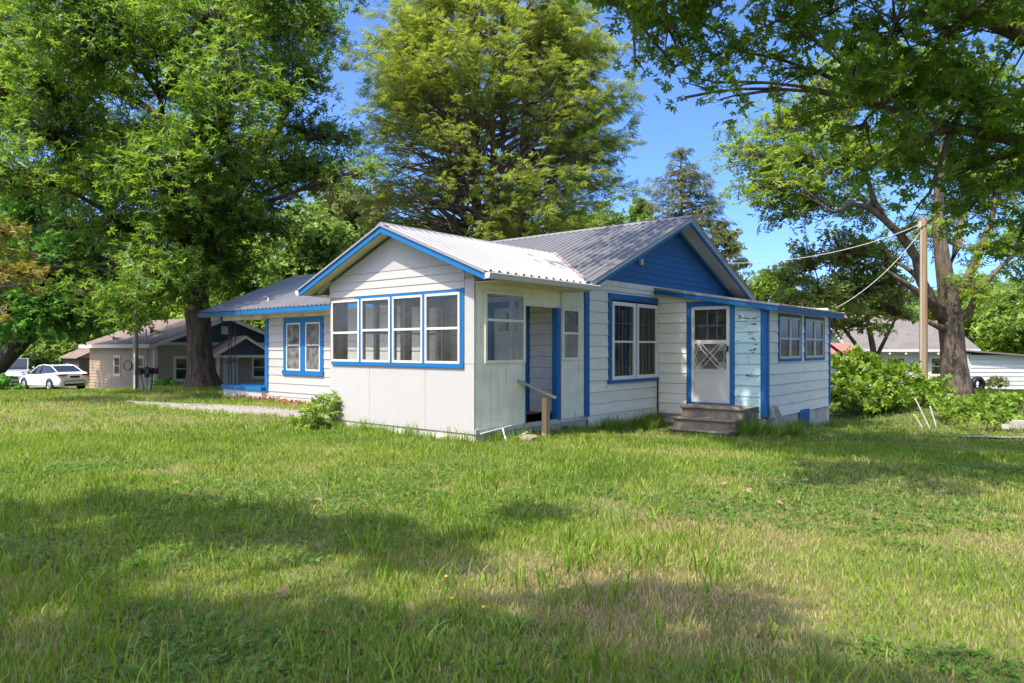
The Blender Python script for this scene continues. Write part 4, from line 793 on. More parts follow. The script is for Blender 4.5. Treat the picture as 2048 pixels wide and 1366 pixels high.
for tx, ty, tz, h, rr in ((-.1, 5.7, 4.1, 9.2, .75), (-.9, 5.2, 3.8, 9.6, .55), (.1, 4.2, 3.4, 8.8, .5), (-.6, 3.6, 3.1, 9.0, .42), (.3, 6.6, 4.4, 9.8, .7), (-1.3, 6.3, 4.3, 10.2, .5), (.35, 6.0, 1.6, 8.4, .42), (1.1, 6.0, 2.25, 8.8, .42), (2.1, 6.0, 2.0, 8.4, .45), (1.6, 6.0, 1.1, 8.0, .36), (.55, 6.0, .5, 7.8, .36), (2.3, 6.0, .8, 7.9, .36), (1.5, 5.0, .1, 7.6, .6), (1.6, 8, 2.6, 9.6, 1.1), (2.6, 9.5, 2.5, 9.4, 1.0)):
    q = hw(tx, ty, tz); k = (h - tz) / math.tan(SUN_EL); near.append((Vector((q.x - SUN_T[0] * k, q.y - SUN_T[1] * k, h)), (rr, rr, rr * .55)))
make_tree('maple_tree', 'big maple branch with lobed leaves hanging over the right of the lawn', [(9.0, 8.6, -.3), (8.95, 8.6, .3), (8.9, 8.6, 2.), (8.8, 8.7, 4.), (8.4, 8.9, 6.), (7.8, 9.2, 8.), (7.2, 9.4, 10.)], [.6, .45, .4, .36, .28, .2, .1], near, MAP, .11, Mt['maple_leaf'], Mt['bark_grey'], 27, clump=16, csz=.22, seed=41, twig=.12, limb_r=.1,
    limbs=[([(8.8, 8.7, 4.), (7.6, 9.2, 5.3), (6.3, 9.6, 6.2), (4.5, 9.9, 6.9), (3.0, 10.1, 6.9), (1.8, 10.3, 6.4)], [.2, .17, .13, .09, .06, .03]), ([(8.8, 8.7, 3.6), (7.6, 9.5, 4.2), (6.2, 9.8, 4.6), (5.2, 9.8, 4.9)], [.13, .1, .07, .03]), ([(8.5, 8.8, 5.5), (7.0, 8.0, 6.8), (5.0, 7.0, 7.6), (3.2, 6.4, 8.0)], [.16, .13, .1, .05])])
# two trees beside and behind the camera, out of view, that throw the shade on the near lawn
shade = []
rs = random.Random(8)
for gx, gy, h, rr in ((-4.7, 6.0, 6.5, .75), (-3.6, 6.4, 6.5, .7), (-2.6, 6.0, 6.6, .75), (-1.8, 5.8, 6.4, .6), (-3.4, 5.2, 7, .6), (-1.0, 5.5, 6.6, .5), (-.4, 5.1, 6.8, .45), (-5.5, 5.2, 7, .8), (.2, 6.3, 6.6, .35), (-2.9, 4.3, 7.2, .5), (-4.2, 4.2, 7.2, .7), (-1.2, 3.7, 7., .55), (-2.2, 3.4, 7.4, .7), (-.3, 3.5, 7.2, .6), (.5, 3.8, 7.4, .5), (.1, 2.9, 7.6, .7), (1.0, 3.2, 7.5, .5), (1.6, 2.9, 7.7, .5), (-1.4, 2.6, 7.6, .8), (-3.2, 3.0, 7.4, .9), (2.2, 2.5, 7.6, .6), (.8, 4.05, 7.4, .3), (1.3, 4.0, 7.4, .3), (-6.5, 6.3, 6.6, .9), (-6.6, 4.4, 7, .9)):
    h += 2.6
    shade.append((Vector((gx - SUN_T[0] * h / math.tan(SUN_EL), gy - SUN_T[1] * h / math.tan(SUN_EL), h)), (rr * 1.15, rr * .8, rr * .5)))
make_tree('yard_tree', 'leafy tree beside the photographer whose shade falls on the near lawn', [(-9.5, -4.2, -.3), (-9.4, -4.2, 2.5), (-9.2, -4.0, 5.5), (-8.8, -3.6, 8.2), (-8.2, -3.0, 10.8)], [.5, .36, .32, .24, .1], shade, ROS, .15, Mt['oak_leaf'], Mt['bark_oak'], 105, seed=51, twig=.05, limb_r=.035, clump=14, csz=.15)
# the wood behind: every tree its own crown
def backtree(px, ytop, wpx, D, lm, label, name='broadleaf_tree', seed=1, ybot=None, leaf=.28, dens=8., tm=ROSW, group='trees standing behind the houses'):
    r = random.Random(seed); b = at(px, 760, D); b.z = gz(b.x, b.y) - .1; top = at(px, ytop, D).z; w = wpx / 1393.8 * D; zb = at(px, ybot, D).z if ybot else max(b.z + .8, top - w * 2.2); ls = []
    nl = max(9, int((top - zb) / (w * .42) * 5))
    for k in range(nl):
        t = (k + .5) / nl; z = zb + (top - zb) * t; prof = math.sin(math.pi * (.12 + .80 * t)) ** .7; a = k * 2.4 + r.uniform(-.4, .4); rad = w * .5 * prof * r.uniform(.45, .8); rr = w * r.uniform(.22, .32)
        ls.append((Vector((b.x + rad * math.cos(a), b.y + rad * math.sin(a), min(z, top - rr * .7))), (rr, rr, rr * .85)))
    h = top - b.z
    return make_tree(name, label, [b + Vector((0, 0, -.2)), b + Vector((.1, 0, h * .3)), b + Vector((-.1, .1, h * .6)), b + Vector((0, 0, h * .85))], [h * .022, h * .017, h * .012, .03], ls, tm, leaf, lm, Mt['bark_grey'], dens * 1.4, clump=16, csz=w * .07, seed=seed, twig=.15, group=group, tube_n=7)
for i, (px, yt, wp, D, lm, lb) in enumerate((
    (610, 415, 190, 44, 'mid_leaf', 'mid-green tree between the oak trunk and the porch gable'), (705, 375, 190, 52, 'grey_leaf', 'greyish olive tree left of the hemlock'), (500, 470, 220, 50, 'bright_leaf', 'bright green tree showing behind the oak trunk'),
    (350, 560, 240, 56, 'bright_leaf', 'sunlit green tree over the ridge of the beige house'), (230, 590, 220, 60, 'mid_leaf', 'green tree left of the beige house ridge'), (100, 600, 220, 58, 'mid_leaf', 'green tree behind the dark shed'), (-30, 560, 220, 60, 'dark_leaf', 'dark tree behind the parked cars'),
    (820, 440, 170, 50, 'mid_leaf', 'green tree under the left side of the hemlock'), (1180, 420, 170, 50, 'mid_leaf', 'green tree under the right side of the hemlock'), (1010, 440, 200, 56, 'bright_leaf', 'light green tree behind the hemlock stems'),
    (1450, 450, 80, 52, 'grey_leaf', 'narrow olive tree to the right of the spruce'), (1285, 400, 60, 50, 'mid_leaf', 'slim tree to the left of the spruce'), (1350, 560, 160, 60, 'mid_leaf', 'green tree behind the foot of the spruce'), (1545, 545, 120, 60, 'bright_leaf', 'small light green tree between gable and dogwood'),
    (1960, 560, 150, 60, 'bright_leaf', 'sunlit tree above the ridge of the neighbouring house'), (2060, 600, 170, 52, 'bright_leaf', 'bright green tree at the far right edge'), (1720, 560, 200, 62, 'mid_leaf', 'green tree behind the grey roof'), (1830, 600, 180, 66, 'mid_leaf', 'green tree far behind the utility pole'), (2150, 520, 240, 50, 'mid_leaf', 'green tree just past the right edge'), (-170, 420, 300, 50, 'dark_leaf', 'dark green tree past the left edge'))):
    backtree(px, yt, wp, D, Mt[lm], lb, seed=100 + i)
# the twiggy dogwood between the lean-to and the pole
make_tree('dogwood_tree', 'low twiggy grey-branched tree between the lean-to and the utility pole', wl_((1760, 790, 25), (1752, 740, 25), (1745, 690, 25), (1735, 640, 25)), [.14, .12, .10, .07],
    lob(25, (1570, 560, 38, 0, 1), (1620, 520, 50, .5, 1), (1690, 500, 58, 0, 1), (1640, 590, 50, -.6, 1), (1710, 580, 60, .6, 1), (1770, 560, 50, 0, 1), (1790, 630, 40, .5, 1), (1720, 650, 36, -.8, 1), (1660, 645, 34, 0, 1), (1600, 610, 34, .6, 1), (1560, 600, 28, 0, 1), (1740, 480, 40, 1, 1), (1810, 590, 36, 1, 1)),
    ROSW, .15, Mt['dogwood_leaf'], Mt['bark_grey'], 27, clump=22, csz=.25, seed=61, twig=.5, limbs=[(wl_((1752, 740, 25), (1720, 700, 24.8), (1690, 660, 24.6), (1640, 600, 24.5)), [.09, .075, .06, .03]), (wl_((1750, 720, 25), (1775, 670, 25), (1800, 620, 25.2)), [.08, .06, .03]), (wl_((1730, 790, 25.5), (1700, 720, 25.3), (1660, 690, 25), (1610, 660, 25)), [.09, .07, .05, .03])])

# unseen trees added behind the camera so that the window glass mirrors green
for i, (x, y, h, w) in enumerate(((-18, -28, 14, 11), (-5, -33, 15, 11), (9, -30, 14, 11), (23, -24, 14, 11), (31, -8, 14, 10))):
    r = random.Random(i + 300); b = Vector((x, y, gz(x, y) - .1))
    make_tree('reflection_tree', 'broad green tree added out of view behind the photographer for reflections', [b, b + Vector((0, 0, h * .4)), b + Vector((.2, 0, h * .8))], [.4, .3, .08], [(b + Vector((w * .34 * math.cos(k * 2.4), w * .34 * math.sin(k * 2.4), h * (.22 + .7 * k / 13))), w * r.uniform(.2, .3)) for k in range(14)], ROSW, .5, Mt['mid_leaf'], Mt['bark_grey'], 2.5, seed=300 + i, twig=.05, group='trees added behind the photographer', tube_n=7)
# ---------------------------------------------------------------- things in the yard
def hthing(name, label, cat, m, mbs, x=0, y=0, group=None):
    o = mbs.build(name, m); o.location = (HC[0], HC[1], 0); o.rotation_euler = (0, 0, HROT); return tag(o, label, cat, group)
# concrete steps at the lean-to door
st = empty('concrete_steps', (HC[0], HC[1], 0), HROT, 'three worn concrete steps below the white storm door', 'steps')
for y0, y1, z, x0, x1 in ((5.30, 6.02, .305, .93, 2.31), (4.98, 5.45, .095, .89, 2.24), (4.66, 5.15, -.10, .98, 2.24)):
    s_ = MB().box(x0 + .03, x1 - .03, y0 + .04, y1, -.6, z - .045).build('riser', Mt['concrete'], st)
    MB().prism([(x0, y0, z - .046), (x0, y0 - .012, z - .03), (x0, y0, z - .004), (x0, y0 + .02, z), (x0, y1 - .002, z), (x0, y1 - .002, z - .046)], (x1 - x0, 0, 0)).build('tread', Mt['concrete'], st)
# railing at the porch door
rl = empty('hand_railing', (HC[0], HC[1], 0), HROT, 'weathered wooden railing with one post beside the open porch door', 'railing')
MB().box(.40, .50, 1.24, 1.34, -.2, .66).build('post', Mt['wood'], rl); MB().bar((-.02, 1.10, .955), (.60, 1.38, .66), .1, .035).build('rail', Mt['greywood'], rl)
lb = MB().prism([(2.74, 6.05, -.30), (2.56, 6.08, .34), (2.56, 6.34, .30), (2.80, 6.50, -.32)], (.02, 0, .008)); hthing('loose_board', 'grey loose board leaning against the lean-to corner', 'board', Mt['greywood'], lb)
sk_ = MB(); sk_.bar((.05, .10, .13), (.06, .95, .21), .02, .015); sk_.bar((.06, .62, .17), (.32, .42, -.03), .018, .014); sk_.bar((.25, .75, .02), (.3, .98, .1), .02, .015)
hthing('broken_lath', 'snapped white lath leaning against the porch foundation', 'stick', Mt['vinyl'], sk_)
def rock(name, label, loc, size, m, seed, cat='stone', group=None):
    import bmesh
    r = random.Random(seed); bm = bmesh.new(); bmesh.ops.create_icosphere(bm, subdivisions=2, radius=1)
    for v in bm.verts: v.co = Vector((v.co.x * size[0], v.co.y * size[1], v.co.z * size[2])) * r.uniform(.85, 1.12)
    me = bpy.data.meshes.new(name); bm.to_mesh(me); bm.free(); o = link_mesh(name, me, m); o.location = loc; return tag(o, label, cat, group)
q = hw(.55, .72); rock('field_stone', 'pale stone lying in the grass by the porch corner', (q.x, q.y, .02), (.17, .12, .09), Mt['concrete'], 4)
q = hw(-3.7, -.22)
cb = empty('concrete_block', (q.x, q.y, .0), HROT, 'grey hollow concrete block at the foot of the porch front', 'block')
b_ = MB(); b_.box(-.2, .2, -.1, -.06, -.02, .15); b_.box(-.2, .2, .06, .1, -.02, .15); b_.box(-.2, -.16, -.06, .06, -.02, .15); b_.box(.16, .2, -.06, .06, -.02, .15); b_.box(-.02, .02, -.06, .06, -.02, .148)
b_.build('shell', Mt['block'], cb)
for i, (px, py, D, lb_) in enumerate(((2028, 832, 16.2, 'pale concrete block at the right edge beside the vines'), (2075, 838, 15.6, 'second pale concrete block past the right edge'))):
    p = at(px, py, D); p.z = gz(p.x, p.y); o = MB().box(-.24, .24, -.1, .1, -.05, .2).build('concrete_slab', Mt['block']); o.location = p; o.rotation_euler = (0, 0, .2 + .5 * i); tag(o, lb_, 'block')
for i, (px, tl, ln, lb_) in enumerate(((1857, -.5, .75, 'longest of the white pipes leaning in the vines'), (1872, -.35, .5, 'white pipe standing right of the longest one'), (1843, -.6, .35, 'short white pipe stub left of the longest one'))):
    p = at(px, 820, 16.5); p.z = gz(p.x, p.y) + .05; o = MB().tube([(0, 0, -.1), (0, 0, ln)], .018, 8).build('plastic_pipe', Mt['vinyl']); o.location = p; o.rotation_euler = (.1, tl, 0); tag(o, lb_, 'pipe')
ribbon('stone_path', [(8.9, 14.9), (10.4, 14.6), (12, 14.2), (16, 13.5)], [.05, .22, .3, .4], Mt['gravel'], .03, 30)
# poles and wires
Mt['pole'] = mat('pole_wood', (.27, .19, .11), .9, layers=(((14, 14, 1.2), .45, .7, (.15, .10, .06), .8), ((3, 3, .6), .5, .7, (.26, .23, .19), .6)), bump=((30, 30, 3), .5, .01))
Mt['pole_grey'] = mat('old_pole_wood', (.24, .19, .15), .9, layers=(((14, 14, 1.2), .45, .7, (.12, .10, .08), .8),), bump=((30, 30, 3), .5, .01))
p = at(1847, 805, 20); pz = gz(p.x, p.y)
up = empty('utility_pole', (p.x, p.y, pz), 0, 'tall tan wooden utility pole in front of the forked tree', 'pole')
MB().tube([(0, 0, -.3), (0, 0, 2.5), (.0, 0, 5.4)], [.112, .105, .092], 12).build('shaft', Mt['pole'], up); MB().box(-.13, -.09, -.04, .04, 5.1, 5.3).build('bracket', Mt['alu'], up); MB().tube([(-.11, -.07, 0), (-.11, -.07, 5.1)], .012, 5).build('conduit', Mt['alu'], up)
def wire(name, label, a, b, sag, r=.014):
    a = Vector(a); b = Vector(b); o = MB().tube([a + (b - a) * t + Vector((0, 0, -4 * sag * t * (1 - t))) for t in np.linspace(0, 1, 15)], r, 5).build(name, Mt['alu']); return tag(o, label, 'wire')
top = Vector((p.x - .12, p.y, pz + 5.2))
wire('service_wire', 'grey power line from the pole top to the main gable', top, hw(.5, 8.7, 3.62), .28, .010)
wire('service_wire', 'second power line slanting down from the pole to the lean-to roof', top + Vector((0, 0, -.25)), hw(2.6, 10.5, 2.5), .22, .008)
p = at(271, 785, 25.5); pz = gz(p.x, p.y)
lp_ = empty('utility_pole', (p.x, p.y, pz), 0, 'weathered pole with a cable coil in front of the beige wall', 'pole')
MB().tube([(0, 0, -.3), (.0, 0, 1.5), (-.02, 0, 6.5)], [.10, .095, .08], 10).build('shaft', Mt['pole_grey'], lp_); MB().tube([(.04, -.12, 0), (.04, -.12, 1.3)], .04, 6).build('conduit', Mt['alu'], lp_)
cl = MB(); cl.tube([(-.22 + .14 * math.cos(t) * (1 + .03 * k), -.12 + .01 * k, .88 + .17 * math.sin(t) * (1 + .03 * k)) for k in range(3) for t in np.linspace(0, 6.28, 17)], .016, 5); cl.build('cable_coil', Mt['iron'], lp_)
# two mailboxes on one stand: the posts lean together
p = at(291, 790, 24.3); pz = gz(p.x, p.y)
for i, (dx, rz, lb_) in enumerate(((-.19, .25, 'left black mailbox on its post by the beige house'), (.16, -.2, 'right black mailbox on its post by the beige house'))):
    mbx = empty('mailbox', (p.x + dx, p.y + .1 * i, pz), rz, lb_, 'mailbox', 'roadside mailboxes')
    pf = [(-.085, .0), (-.085, .13)] + [(.085 * -math.cos(t), .13 + .085 * math.sin(t)) for t in np.linspace(.3, math.pi - .3, 7)] + [(.085, .13), (.085, 0)]
    MB().prism([(x, -.24, z + .62) for x, z in pf], (0, .48, 0)).build('box', Mt['iron'], mbx); MB().prism([(x * 1.05, -.255, z * 1.03 + .617) for x, z in pf], (0, .014, 0)).build('lid', Mt['iron'], mbx)
    MB().box(.088, .1, .05, .08, .72, .92).build('flag', Mt['red'], mbx); MB().bar((-dx * .6, 0, -.2), (0, 0, .62), .09, .09, (0, 1, 0)).build('post', Mt['greywood'], mbx)
ty = at(1955, 782, 31); ty.z = gz(ty.x, ty.y); o = MB().lathe([(.2, -.1), (.33, -.11), (.36, -.05), (.36, .05), (.33, .11), (.2, .1), (.18, 0), (.2, -.1)], 20, (0, 0, .33), 'y').build('old_tire', Mt['iron'], smooth=True); o.location = ty; o.rotation_euler = (0, 0, .3); tag(o, 'old grey tyre standing against the white neighbouring house', 'tyre')
# ---------------------------------------------------------------- parked cars
Mt['car_white'] = mat('white_car_paint', (.78, .78, .77), .25, spec=.5, coat=.6)
Mt['car_silver'] = mat('silver_car_paint', (.52, .54, .56), .3, metal=.4, coat=.6)
Mt['car_glass'] = mat('car_glass', (.012, .016, .02), .05, spec=.8)
Mt['tyre'] = mat('tyre_rubber', (.012, .012, .012), .8)
Mt['rim'] = mat('alloy', (.45, .45, .46), .35, metal=.8)
Mt['tail'] = mat('tail_lamp', (.40, .012, .015), .2, coat=.5)
Mt['lamp'] = mat('head_lamp', (.55, .57, .6), .1, coat=.7)
Mt['trimblk'] = mat('black_plastic', (.015, .015, .016), .5)
def car(name, label, loc, rz, paint, suv=False):
    c = empty(name, loc, rz, label, 'car', 'cars parked at the left'); L, Wd = (4.6, 1.85) if suv else (4.65, 1.80); hw_ = Wd / 2
    # stations along the length (rear -> front): x, half width at the belt, z of sill, belt, roof, half width of the roof
    if suv: ST = [(-2.3, .78, .42, .80, 0), (-2.24, .84, .30, 1.02, 0), (-2.1, .88, .26, 1.06, 1.45), (-1.7, .90, .22, 1.04, 1.66), (-.6, .925, .2, 1.02, 1.70), (.3, .925, .2, 1.0, 1.66), (.95, .92, .2, .98, 1.16), (1.05, .92, .2, 1.0, 0), (1.7, .90, .22, .94, 0), (2.15, .84, .26, .84, 0), (2.3, .70, .36, .66, 0)]
    else: ST = [(-2.33, .74, .44, .72, 0), (-2.28, .82, .30, .96, 0), (-2.1, .86, .25, 1.05, 0), (-1.75, .88, .22, 1.06, 1.09), (-1.05, .90, .19, 1.0, 1.40), (-.3, .90, .18, .95, 1.46), (.35, .90, .18, .92, 1.38), (1.1, .90, .18, .90, .97), (1.2, .90, .18, .91, 0), (1.75, .87, .2, .82, 0), (2.15, .80, .25, .70, 0), (2.32, .64, .36, .56, 0)]
    b = MB(); g = MB(); rf_ = MB(); prev = None
    def sec(x, w, zs, zb, zr):
        return [(x, -w * .90, zs), (x, -w * .99, zs + .12), (x, -w, zs + (zb - zs) * .55), (x, -w * .95, zb - .06), (x, -w * .84, zb), (x, w * .84, zb), (x, w * .95, zb - .06), (x, w, zs + (zb - zs) * .55), (x, w * .99, zs + .12), (x, w * .90, zs)]
    for i, s_ in enumerate(ST):
        b.v += sec(*s_)
        if i:
            for k in range(9): b.f.append(((i - 1) * 10 + k, i * 10 + k, i * 10 + k + 1, (i - 1) * 10 + k + 1))
            b.f.append(((i - 1) * 10 + 9, i * 10 + 9, i * 10, (i - 1) * 10))
    b.f.append(tuple(range(10))); n = len(ST); b.f.append(tuple((n - 1) * 10 + k for k in range(9, -1, -1)))
    b.build('body', paint, c, smooth=False)
    cb_ = [s_ for s_ in ST if s_[4]]
    xs = [s_[0] for s_ in cb_]; first, last = cb_[0], cb_[-1]
    rear0 = (-2.12, 1.05) if suv else (-1.85, 1.055); fr0 = (1.02, .99) if suv else (1.18, .905)
    A = [(rear0[0], .70, rear0[1])] + [(s_[0], .62 if s_[4] > 1.3 else .68, s_[4]) for s_ in cb_] + [(fr0[0], .70, fr0[1])]
    for i in range(len(A) - 1):
        (x0, w0, z0), (x1, w1, z1) = A[i], A[i + 1]; steep = abs(z1 - z0) / max(.01, abs(x1 - x0)) > .28; q4 = [(x0, -w0, z0), (x1, -w1, z1), (x1, w1, z1), (x0, w0, z0)]
        if steep: MB().poly(q4).build('rear_window' if x1 < 0 else 'windscreen', Mt['car_glass'], c)
        else: rf_.poly(q4)
        for s in (-1, 1):
            zb0 = np.interp(x0, [s_[0] for s_ in ST], [s_[3] for s_ in ST]) - .004; zb1 = np.interp(x1, [s_[0] for s_ in ST], [s_[3] for s_ in ST]) - .004
            MB().poly([(x0, s * .80, min(zb0, z0)), (x1, s * .80, min(zb1, z1)), (x1, s * w1, z1), (x0, s * w0, z0)]).build('side_window', Mt['car_glass'], c)
            rf_.tube([(x0, s * (w0 + .006), z0 + .004), (x1, s * (w1 + .006), z1 + .004)], .026, 5)
    rf_.build('roof', paint, c)
    for s in (-1, 1):
        rf_b = MB(); rf_b.bar((-.15, s * .81, .97), (-.2, s * .64, 1.4), .06, .02); rf_b.build('pillar', Mt['trimblk'], c)
        tl = MB(); z = .9 if not suv else .98
        tl.prism([(-2.30, s * .86, z - .08), (-2.32, s * .38, z - .02), (-2.32, s * .38, z + .05), (-2.28, s * .86, z + .06), (-2.10, s * .90, z + .05), (-2.12, s * .90, z - .04)], (-.03, 0, 0)); tl.build('tail_lamp', Mt['tail'], c)
        hl = MB(); z = .68 if not suv else .82; hl.prism([(2.12, s * .84, z - .07), (2.27, s * .5, z - .05), (2.25, s * .5, z + .06), (1.98, s * .88, z + .09)], (.05, 0, .0)); hl.build('head_lamp', Mt['lamp'], c)
        MB().lathe([(0, -.07), (.05, -.06), (.075, 0), (.05, .06), (0, .07)], 8, (.72, s * .97, 1.0 if not suv else 1.1)).build('mirror', paint if suv else Mt['trimblk'], c)
        MB().fbox(lambda u, d, zz: (u, s * (.915 + d), zz), -.35, -.2, .82, .85, 0, .02).build('door_handle', paint, c)
    for x in (-1.38, 1.40):
        for s in (-1, 1):
            w = MB().lathe([(.2, -.1), (.30, -.105), (.325, -.07), (.325, .07), (.30, .105), (.2, .1)], 20, (x, s * .82, .325), 'y').build('tyre', Mt['tyre'], c, smooth=True)
            MB().lathe([(0, .105), (.06, .11), (.2, .085), (.215, .1)] if s > 0 else [(0, -.105), (.06, -.11), (.2, -.085), (.215, -.1)], 20, (x, s * .82, .325), 'y').build('rim', Mt['rim'], w)
            MB().lathe([(.34, .93 * s - s * .045), (.40, .93 * s - s * .03), (.34, .93 * s - s * .02)], 20, (x, 0, .33), 'y').build('wheel_arch', Mt['trimblk'], c)
    MB().box(-2.35, -2.325, -.26, .26, .74, .85).build('number_plate', Mt['trimblk'], c); MB().tube([(-2.33, -.62, .42), (-2.37, -.5, .55), (-2.37, .5, .55), (-2.33, .62, .42)], .02, 6).build('bumper_trim', Mt['trimblk'], c)
    MB().box(-2.34, -2.2, -.55, .55, .3, .40).build('bumper_lower', Mt['trimblk'], c); MB().box(2.27, 2.345, -.5, .5, .42, .58).build('grille', Mt['trimblk'], c)
    MB().tube([(-2.31, -.3, 1.0 - .08 * (not suv)), (-2.34, 0, 1.0 - .07 * (not suv)), (-2.31, .3, 1.0 - .08 * (not suv))], .012, 5).build('chrome_strip', Mt['rim'], c)
    return c
p = at(106, 786, 41); car('parked_car', 'white sedan seen from behind, left of the beige house', (p.x, p.y, gz(p.x, p.y) + .02), R(150), Mt['car_white'])
p = at(34, 783, 45); car('parked_car', 'silver car facing forward at the left edge behind the sedan', (p.x, p.y, gz(p.x, p.y) + .02), R(-62), Mt['car_silver'], True)
# ---------------------------------------------------------------- shrubs and weeds
def shrub(name, label, D, lobes, leaf, lm, dens, seed, tm=ROSW, cat='shrub', stems=7, rs=.012, group=None):
    L_ = lob(D, *lobes); cx = sum(c.x for c, r in L_) / len(L_); cy = sum(c.y for c, r in L_) / len(L_); b = Vector((cx, cy, gz(cx, cy)))
    r = random.Random(seed); lim = []
    for k in range(stems):
        c = L_[k % len(L_)][0]; a = b + Vector((r.uniform(-.15, .15) + (c.x - b.x) * .5, r.uniform(-.15, .15), -.05)); lim.append((bez(a, c, .05, 4, .1, r), [rs, rs * .9, rs * .7, rs * .5, rs * .3]))
    return make_tree(name, label, [], [], L_, tm, leaf, lm, Mt['bark_grey'], dens, limbs=lim, seed=seed, auto=False, twig=.1, base=b, cat=cat, group=group, parts=('stem', 'foliage'))
shrub('pokeweed_bush', 'leafy weed bush growing at the left corner of the porch', 13.1, ((600, 846, 26, -.2, 1), (628, 826, 30, 0, 1), (648, 800, 24, .1, 1), (668, 822, 20, .1, 1), (606, 862, 16, -.4, 1), (640, 845, 26, 0, 1), (672, 795, 14, .1, 1), (662, 850, 16, 0, 1)), .12, Mt['bright_leaf'], 36, 71, ROS)
shrub('forsythia_bush', 'large bright green rounded bush right of the lean-to', 19.5, ((1680, 745, 40, 0, 1), (1725, 735, 42, .3, 1), (1770, 750, 42, -.2, 1), (1815, 755, 40, .3, 1), (1690, 785, 38, -.4, 1), (1740, 790, 42, -.6, 1), (1795, 795, 40, -.5, 1), (1840, 785, 36, 0, 1), (1710, 712, 20, .3, 1), (1880, 775, 26, .4, 1), (1665, 720, 18, .4, 1)), .15, Mt['bright_leaf'], 34, 72, ROSW, stems=11)
for i, (D, lo, lb_) in enumerate(((17.5, ((1880, 808, 20, 0, 1.5), (1920, 806, 26, .4, 1.5), (1965, 808, 26, 0, 1.5), (1900, 828, 14, -.6, 1.5)), 'tangle of vines below the forked tree'), (16.3, ((2000, 808, 28, .4, 1.5), (2045, 806, 30, 0, 1.5), (1970, 830, 18, -.4, 1.5), (2010, 836, 16, -.6, 1.5), (1930, 836, 16, -.4, 1.4)), 'tangle of vines at the right edge of the lawn'))):
    shrub('vine_patch', lb_, D, lo, .13, Mt['bright_leaf'], 30, 73 + i, ROSW, cat='vines', group='vines along the right bed')
shrub('garden_plant', 'dark green low plants in front of the beige house window', 28, ((318, 772, 14, 0, 1), (340, 770, 14, .4, 1), (360, 774, 10, 0, 1)), .2, Mt['dark_leaf'], 30, 76)
shrub('garden_plant', 'low leafy shrub at the left edge in front of the cars', 27, ((5, 772, 24, 0, 1), (-25, 770, 26, 0, 1), (35, 780, 12, 0, 1)), .2, Mt['dark_leaf'], 26, 77)
shrub('climbing_plant', 'grey-green plant at the corner of the tyre by the white house', 31, ((1985, 768, 12, 0, 1), (2000, 765, 12, 0, 1)), .2, Mt['grey_leaf'], 30, 78, stems=3)
for i, (px, D, w_, lb_) in enumerate(((95, 52, 60, 'scrubby bush behind the white sedan'), (20, 50, 60, 'scrubby bush behind the silver car'))): shrub('scrub_bush', lb_, D, ((px - w_ * .5, 710, w_ * .5, 0, 1), (px, 690, w_ * .6, .5, 1), (px + w_ * .6, 705, w_ * .5, 0, 1), (px + 10, 730, w_ * .5, -.5, 1)), .3, Mt['mid_leaf'], 12, 79 + i)
# fallen leaves and dandelions on the lawn
lf = MB(); ql = T_maple() * .07; lf.v = [tuple(a) for a in ql]; lf.f = [tuple(range(4 * k, 4 * k + 4)) for k in range(5)]
Mt['dead_leaf'] = mat('dead_leaf', (.24, .14, .08), .8, layers=(((9, 9, 9), .4, .7, (.34, .26, .19), .8),), rnd=.4)
first = None; rr_ = random.Random(5)
LEAF_LABELS = ['curled brown leaf in the dry patch right of centre', 'pale curled leaf on the grass in front of the steps', 'pale leaf on the sunny grass at the right', 'brown leaf in the grass below the pale one at the right', 'curled leaf nearest the right edge of the lawn', 'brown leaf on the left of the lawn at the edge of the far shade', 'brown leaf in the near grass left of the dandelions', 'reddish leaf in the shaded grass at the bottom left', 'small brown leaf left of the pale one before the steps', 'brown leaf between the steps and the dry patch', 'brown leaf at the very bottom of the picture', 'small leaf on the bright grass in front of the weed bush', 'brown leaf in the shade band at the centre left', 'small leaf on the bright grass in front of the open porch door', 'brown leaf on the grass right of the steps by the shade']
for (px, py), lb_ in zip(((1440, 1060), (1495, 987), (1745, 1047), (1720, 1110), (1925, 1106), (350, 975), (570, 1195), (632, 1282), (1445, 975), (1560, 1015), (1310, 1360), (520, 895), (640, 1005), (1215, 960), (1610, 968)), LEAF_LABELS):
    D = 1.5 * 1393.8 / (py - 696); p = at(px, py, D); o = lf.build('fallen_leaf', Mt['dead_leaf']) if first is None else first.copy()
    if first is None: first = o
    else: col.objects.link(o)
    o.location = (p.x, p.y, gz(p.x, p.y) + .05); o.rotation_euler = (rr_.uniform(-.5, .5), rr_.uniform(-.5, .5), rr_.uniform(0, 6)); tag(o, lb_, 'leaf', 'dry leaves on the lawn')
Mt['yellow'] = mat('dandelion_yellow', (.75, .42, .01), .7)
for px, py, lb_ in ((967, 1242, 'yellow dandelion lowest of the four in the near grass'), (904, 1224, 'yellow dandelion left of the lowest one'), (1124, 1200, 'yellow dandelion farthest right of the four'), (893, 1177, 'yellow dandelion farthest back of the four')):
    D = 1.5 * 1393.8 / (py - 696); p = at(px, py, D); o = empty('dandelion', (p.x, p.y, gz(p.x, p.y)), 0, lb_, 'flower', 'dandelions in the lawn')
    MB().lathe([(0, .085), (.010, .083), (.012, .078), (.008, .072), (0, .066)], 9).build('bloom', Mt['yellow'], o); MB().tube([(0, 0, 0), (.004, 0, .07)], .0022, 5).build('stem', Mt['bright_leaf'], o)
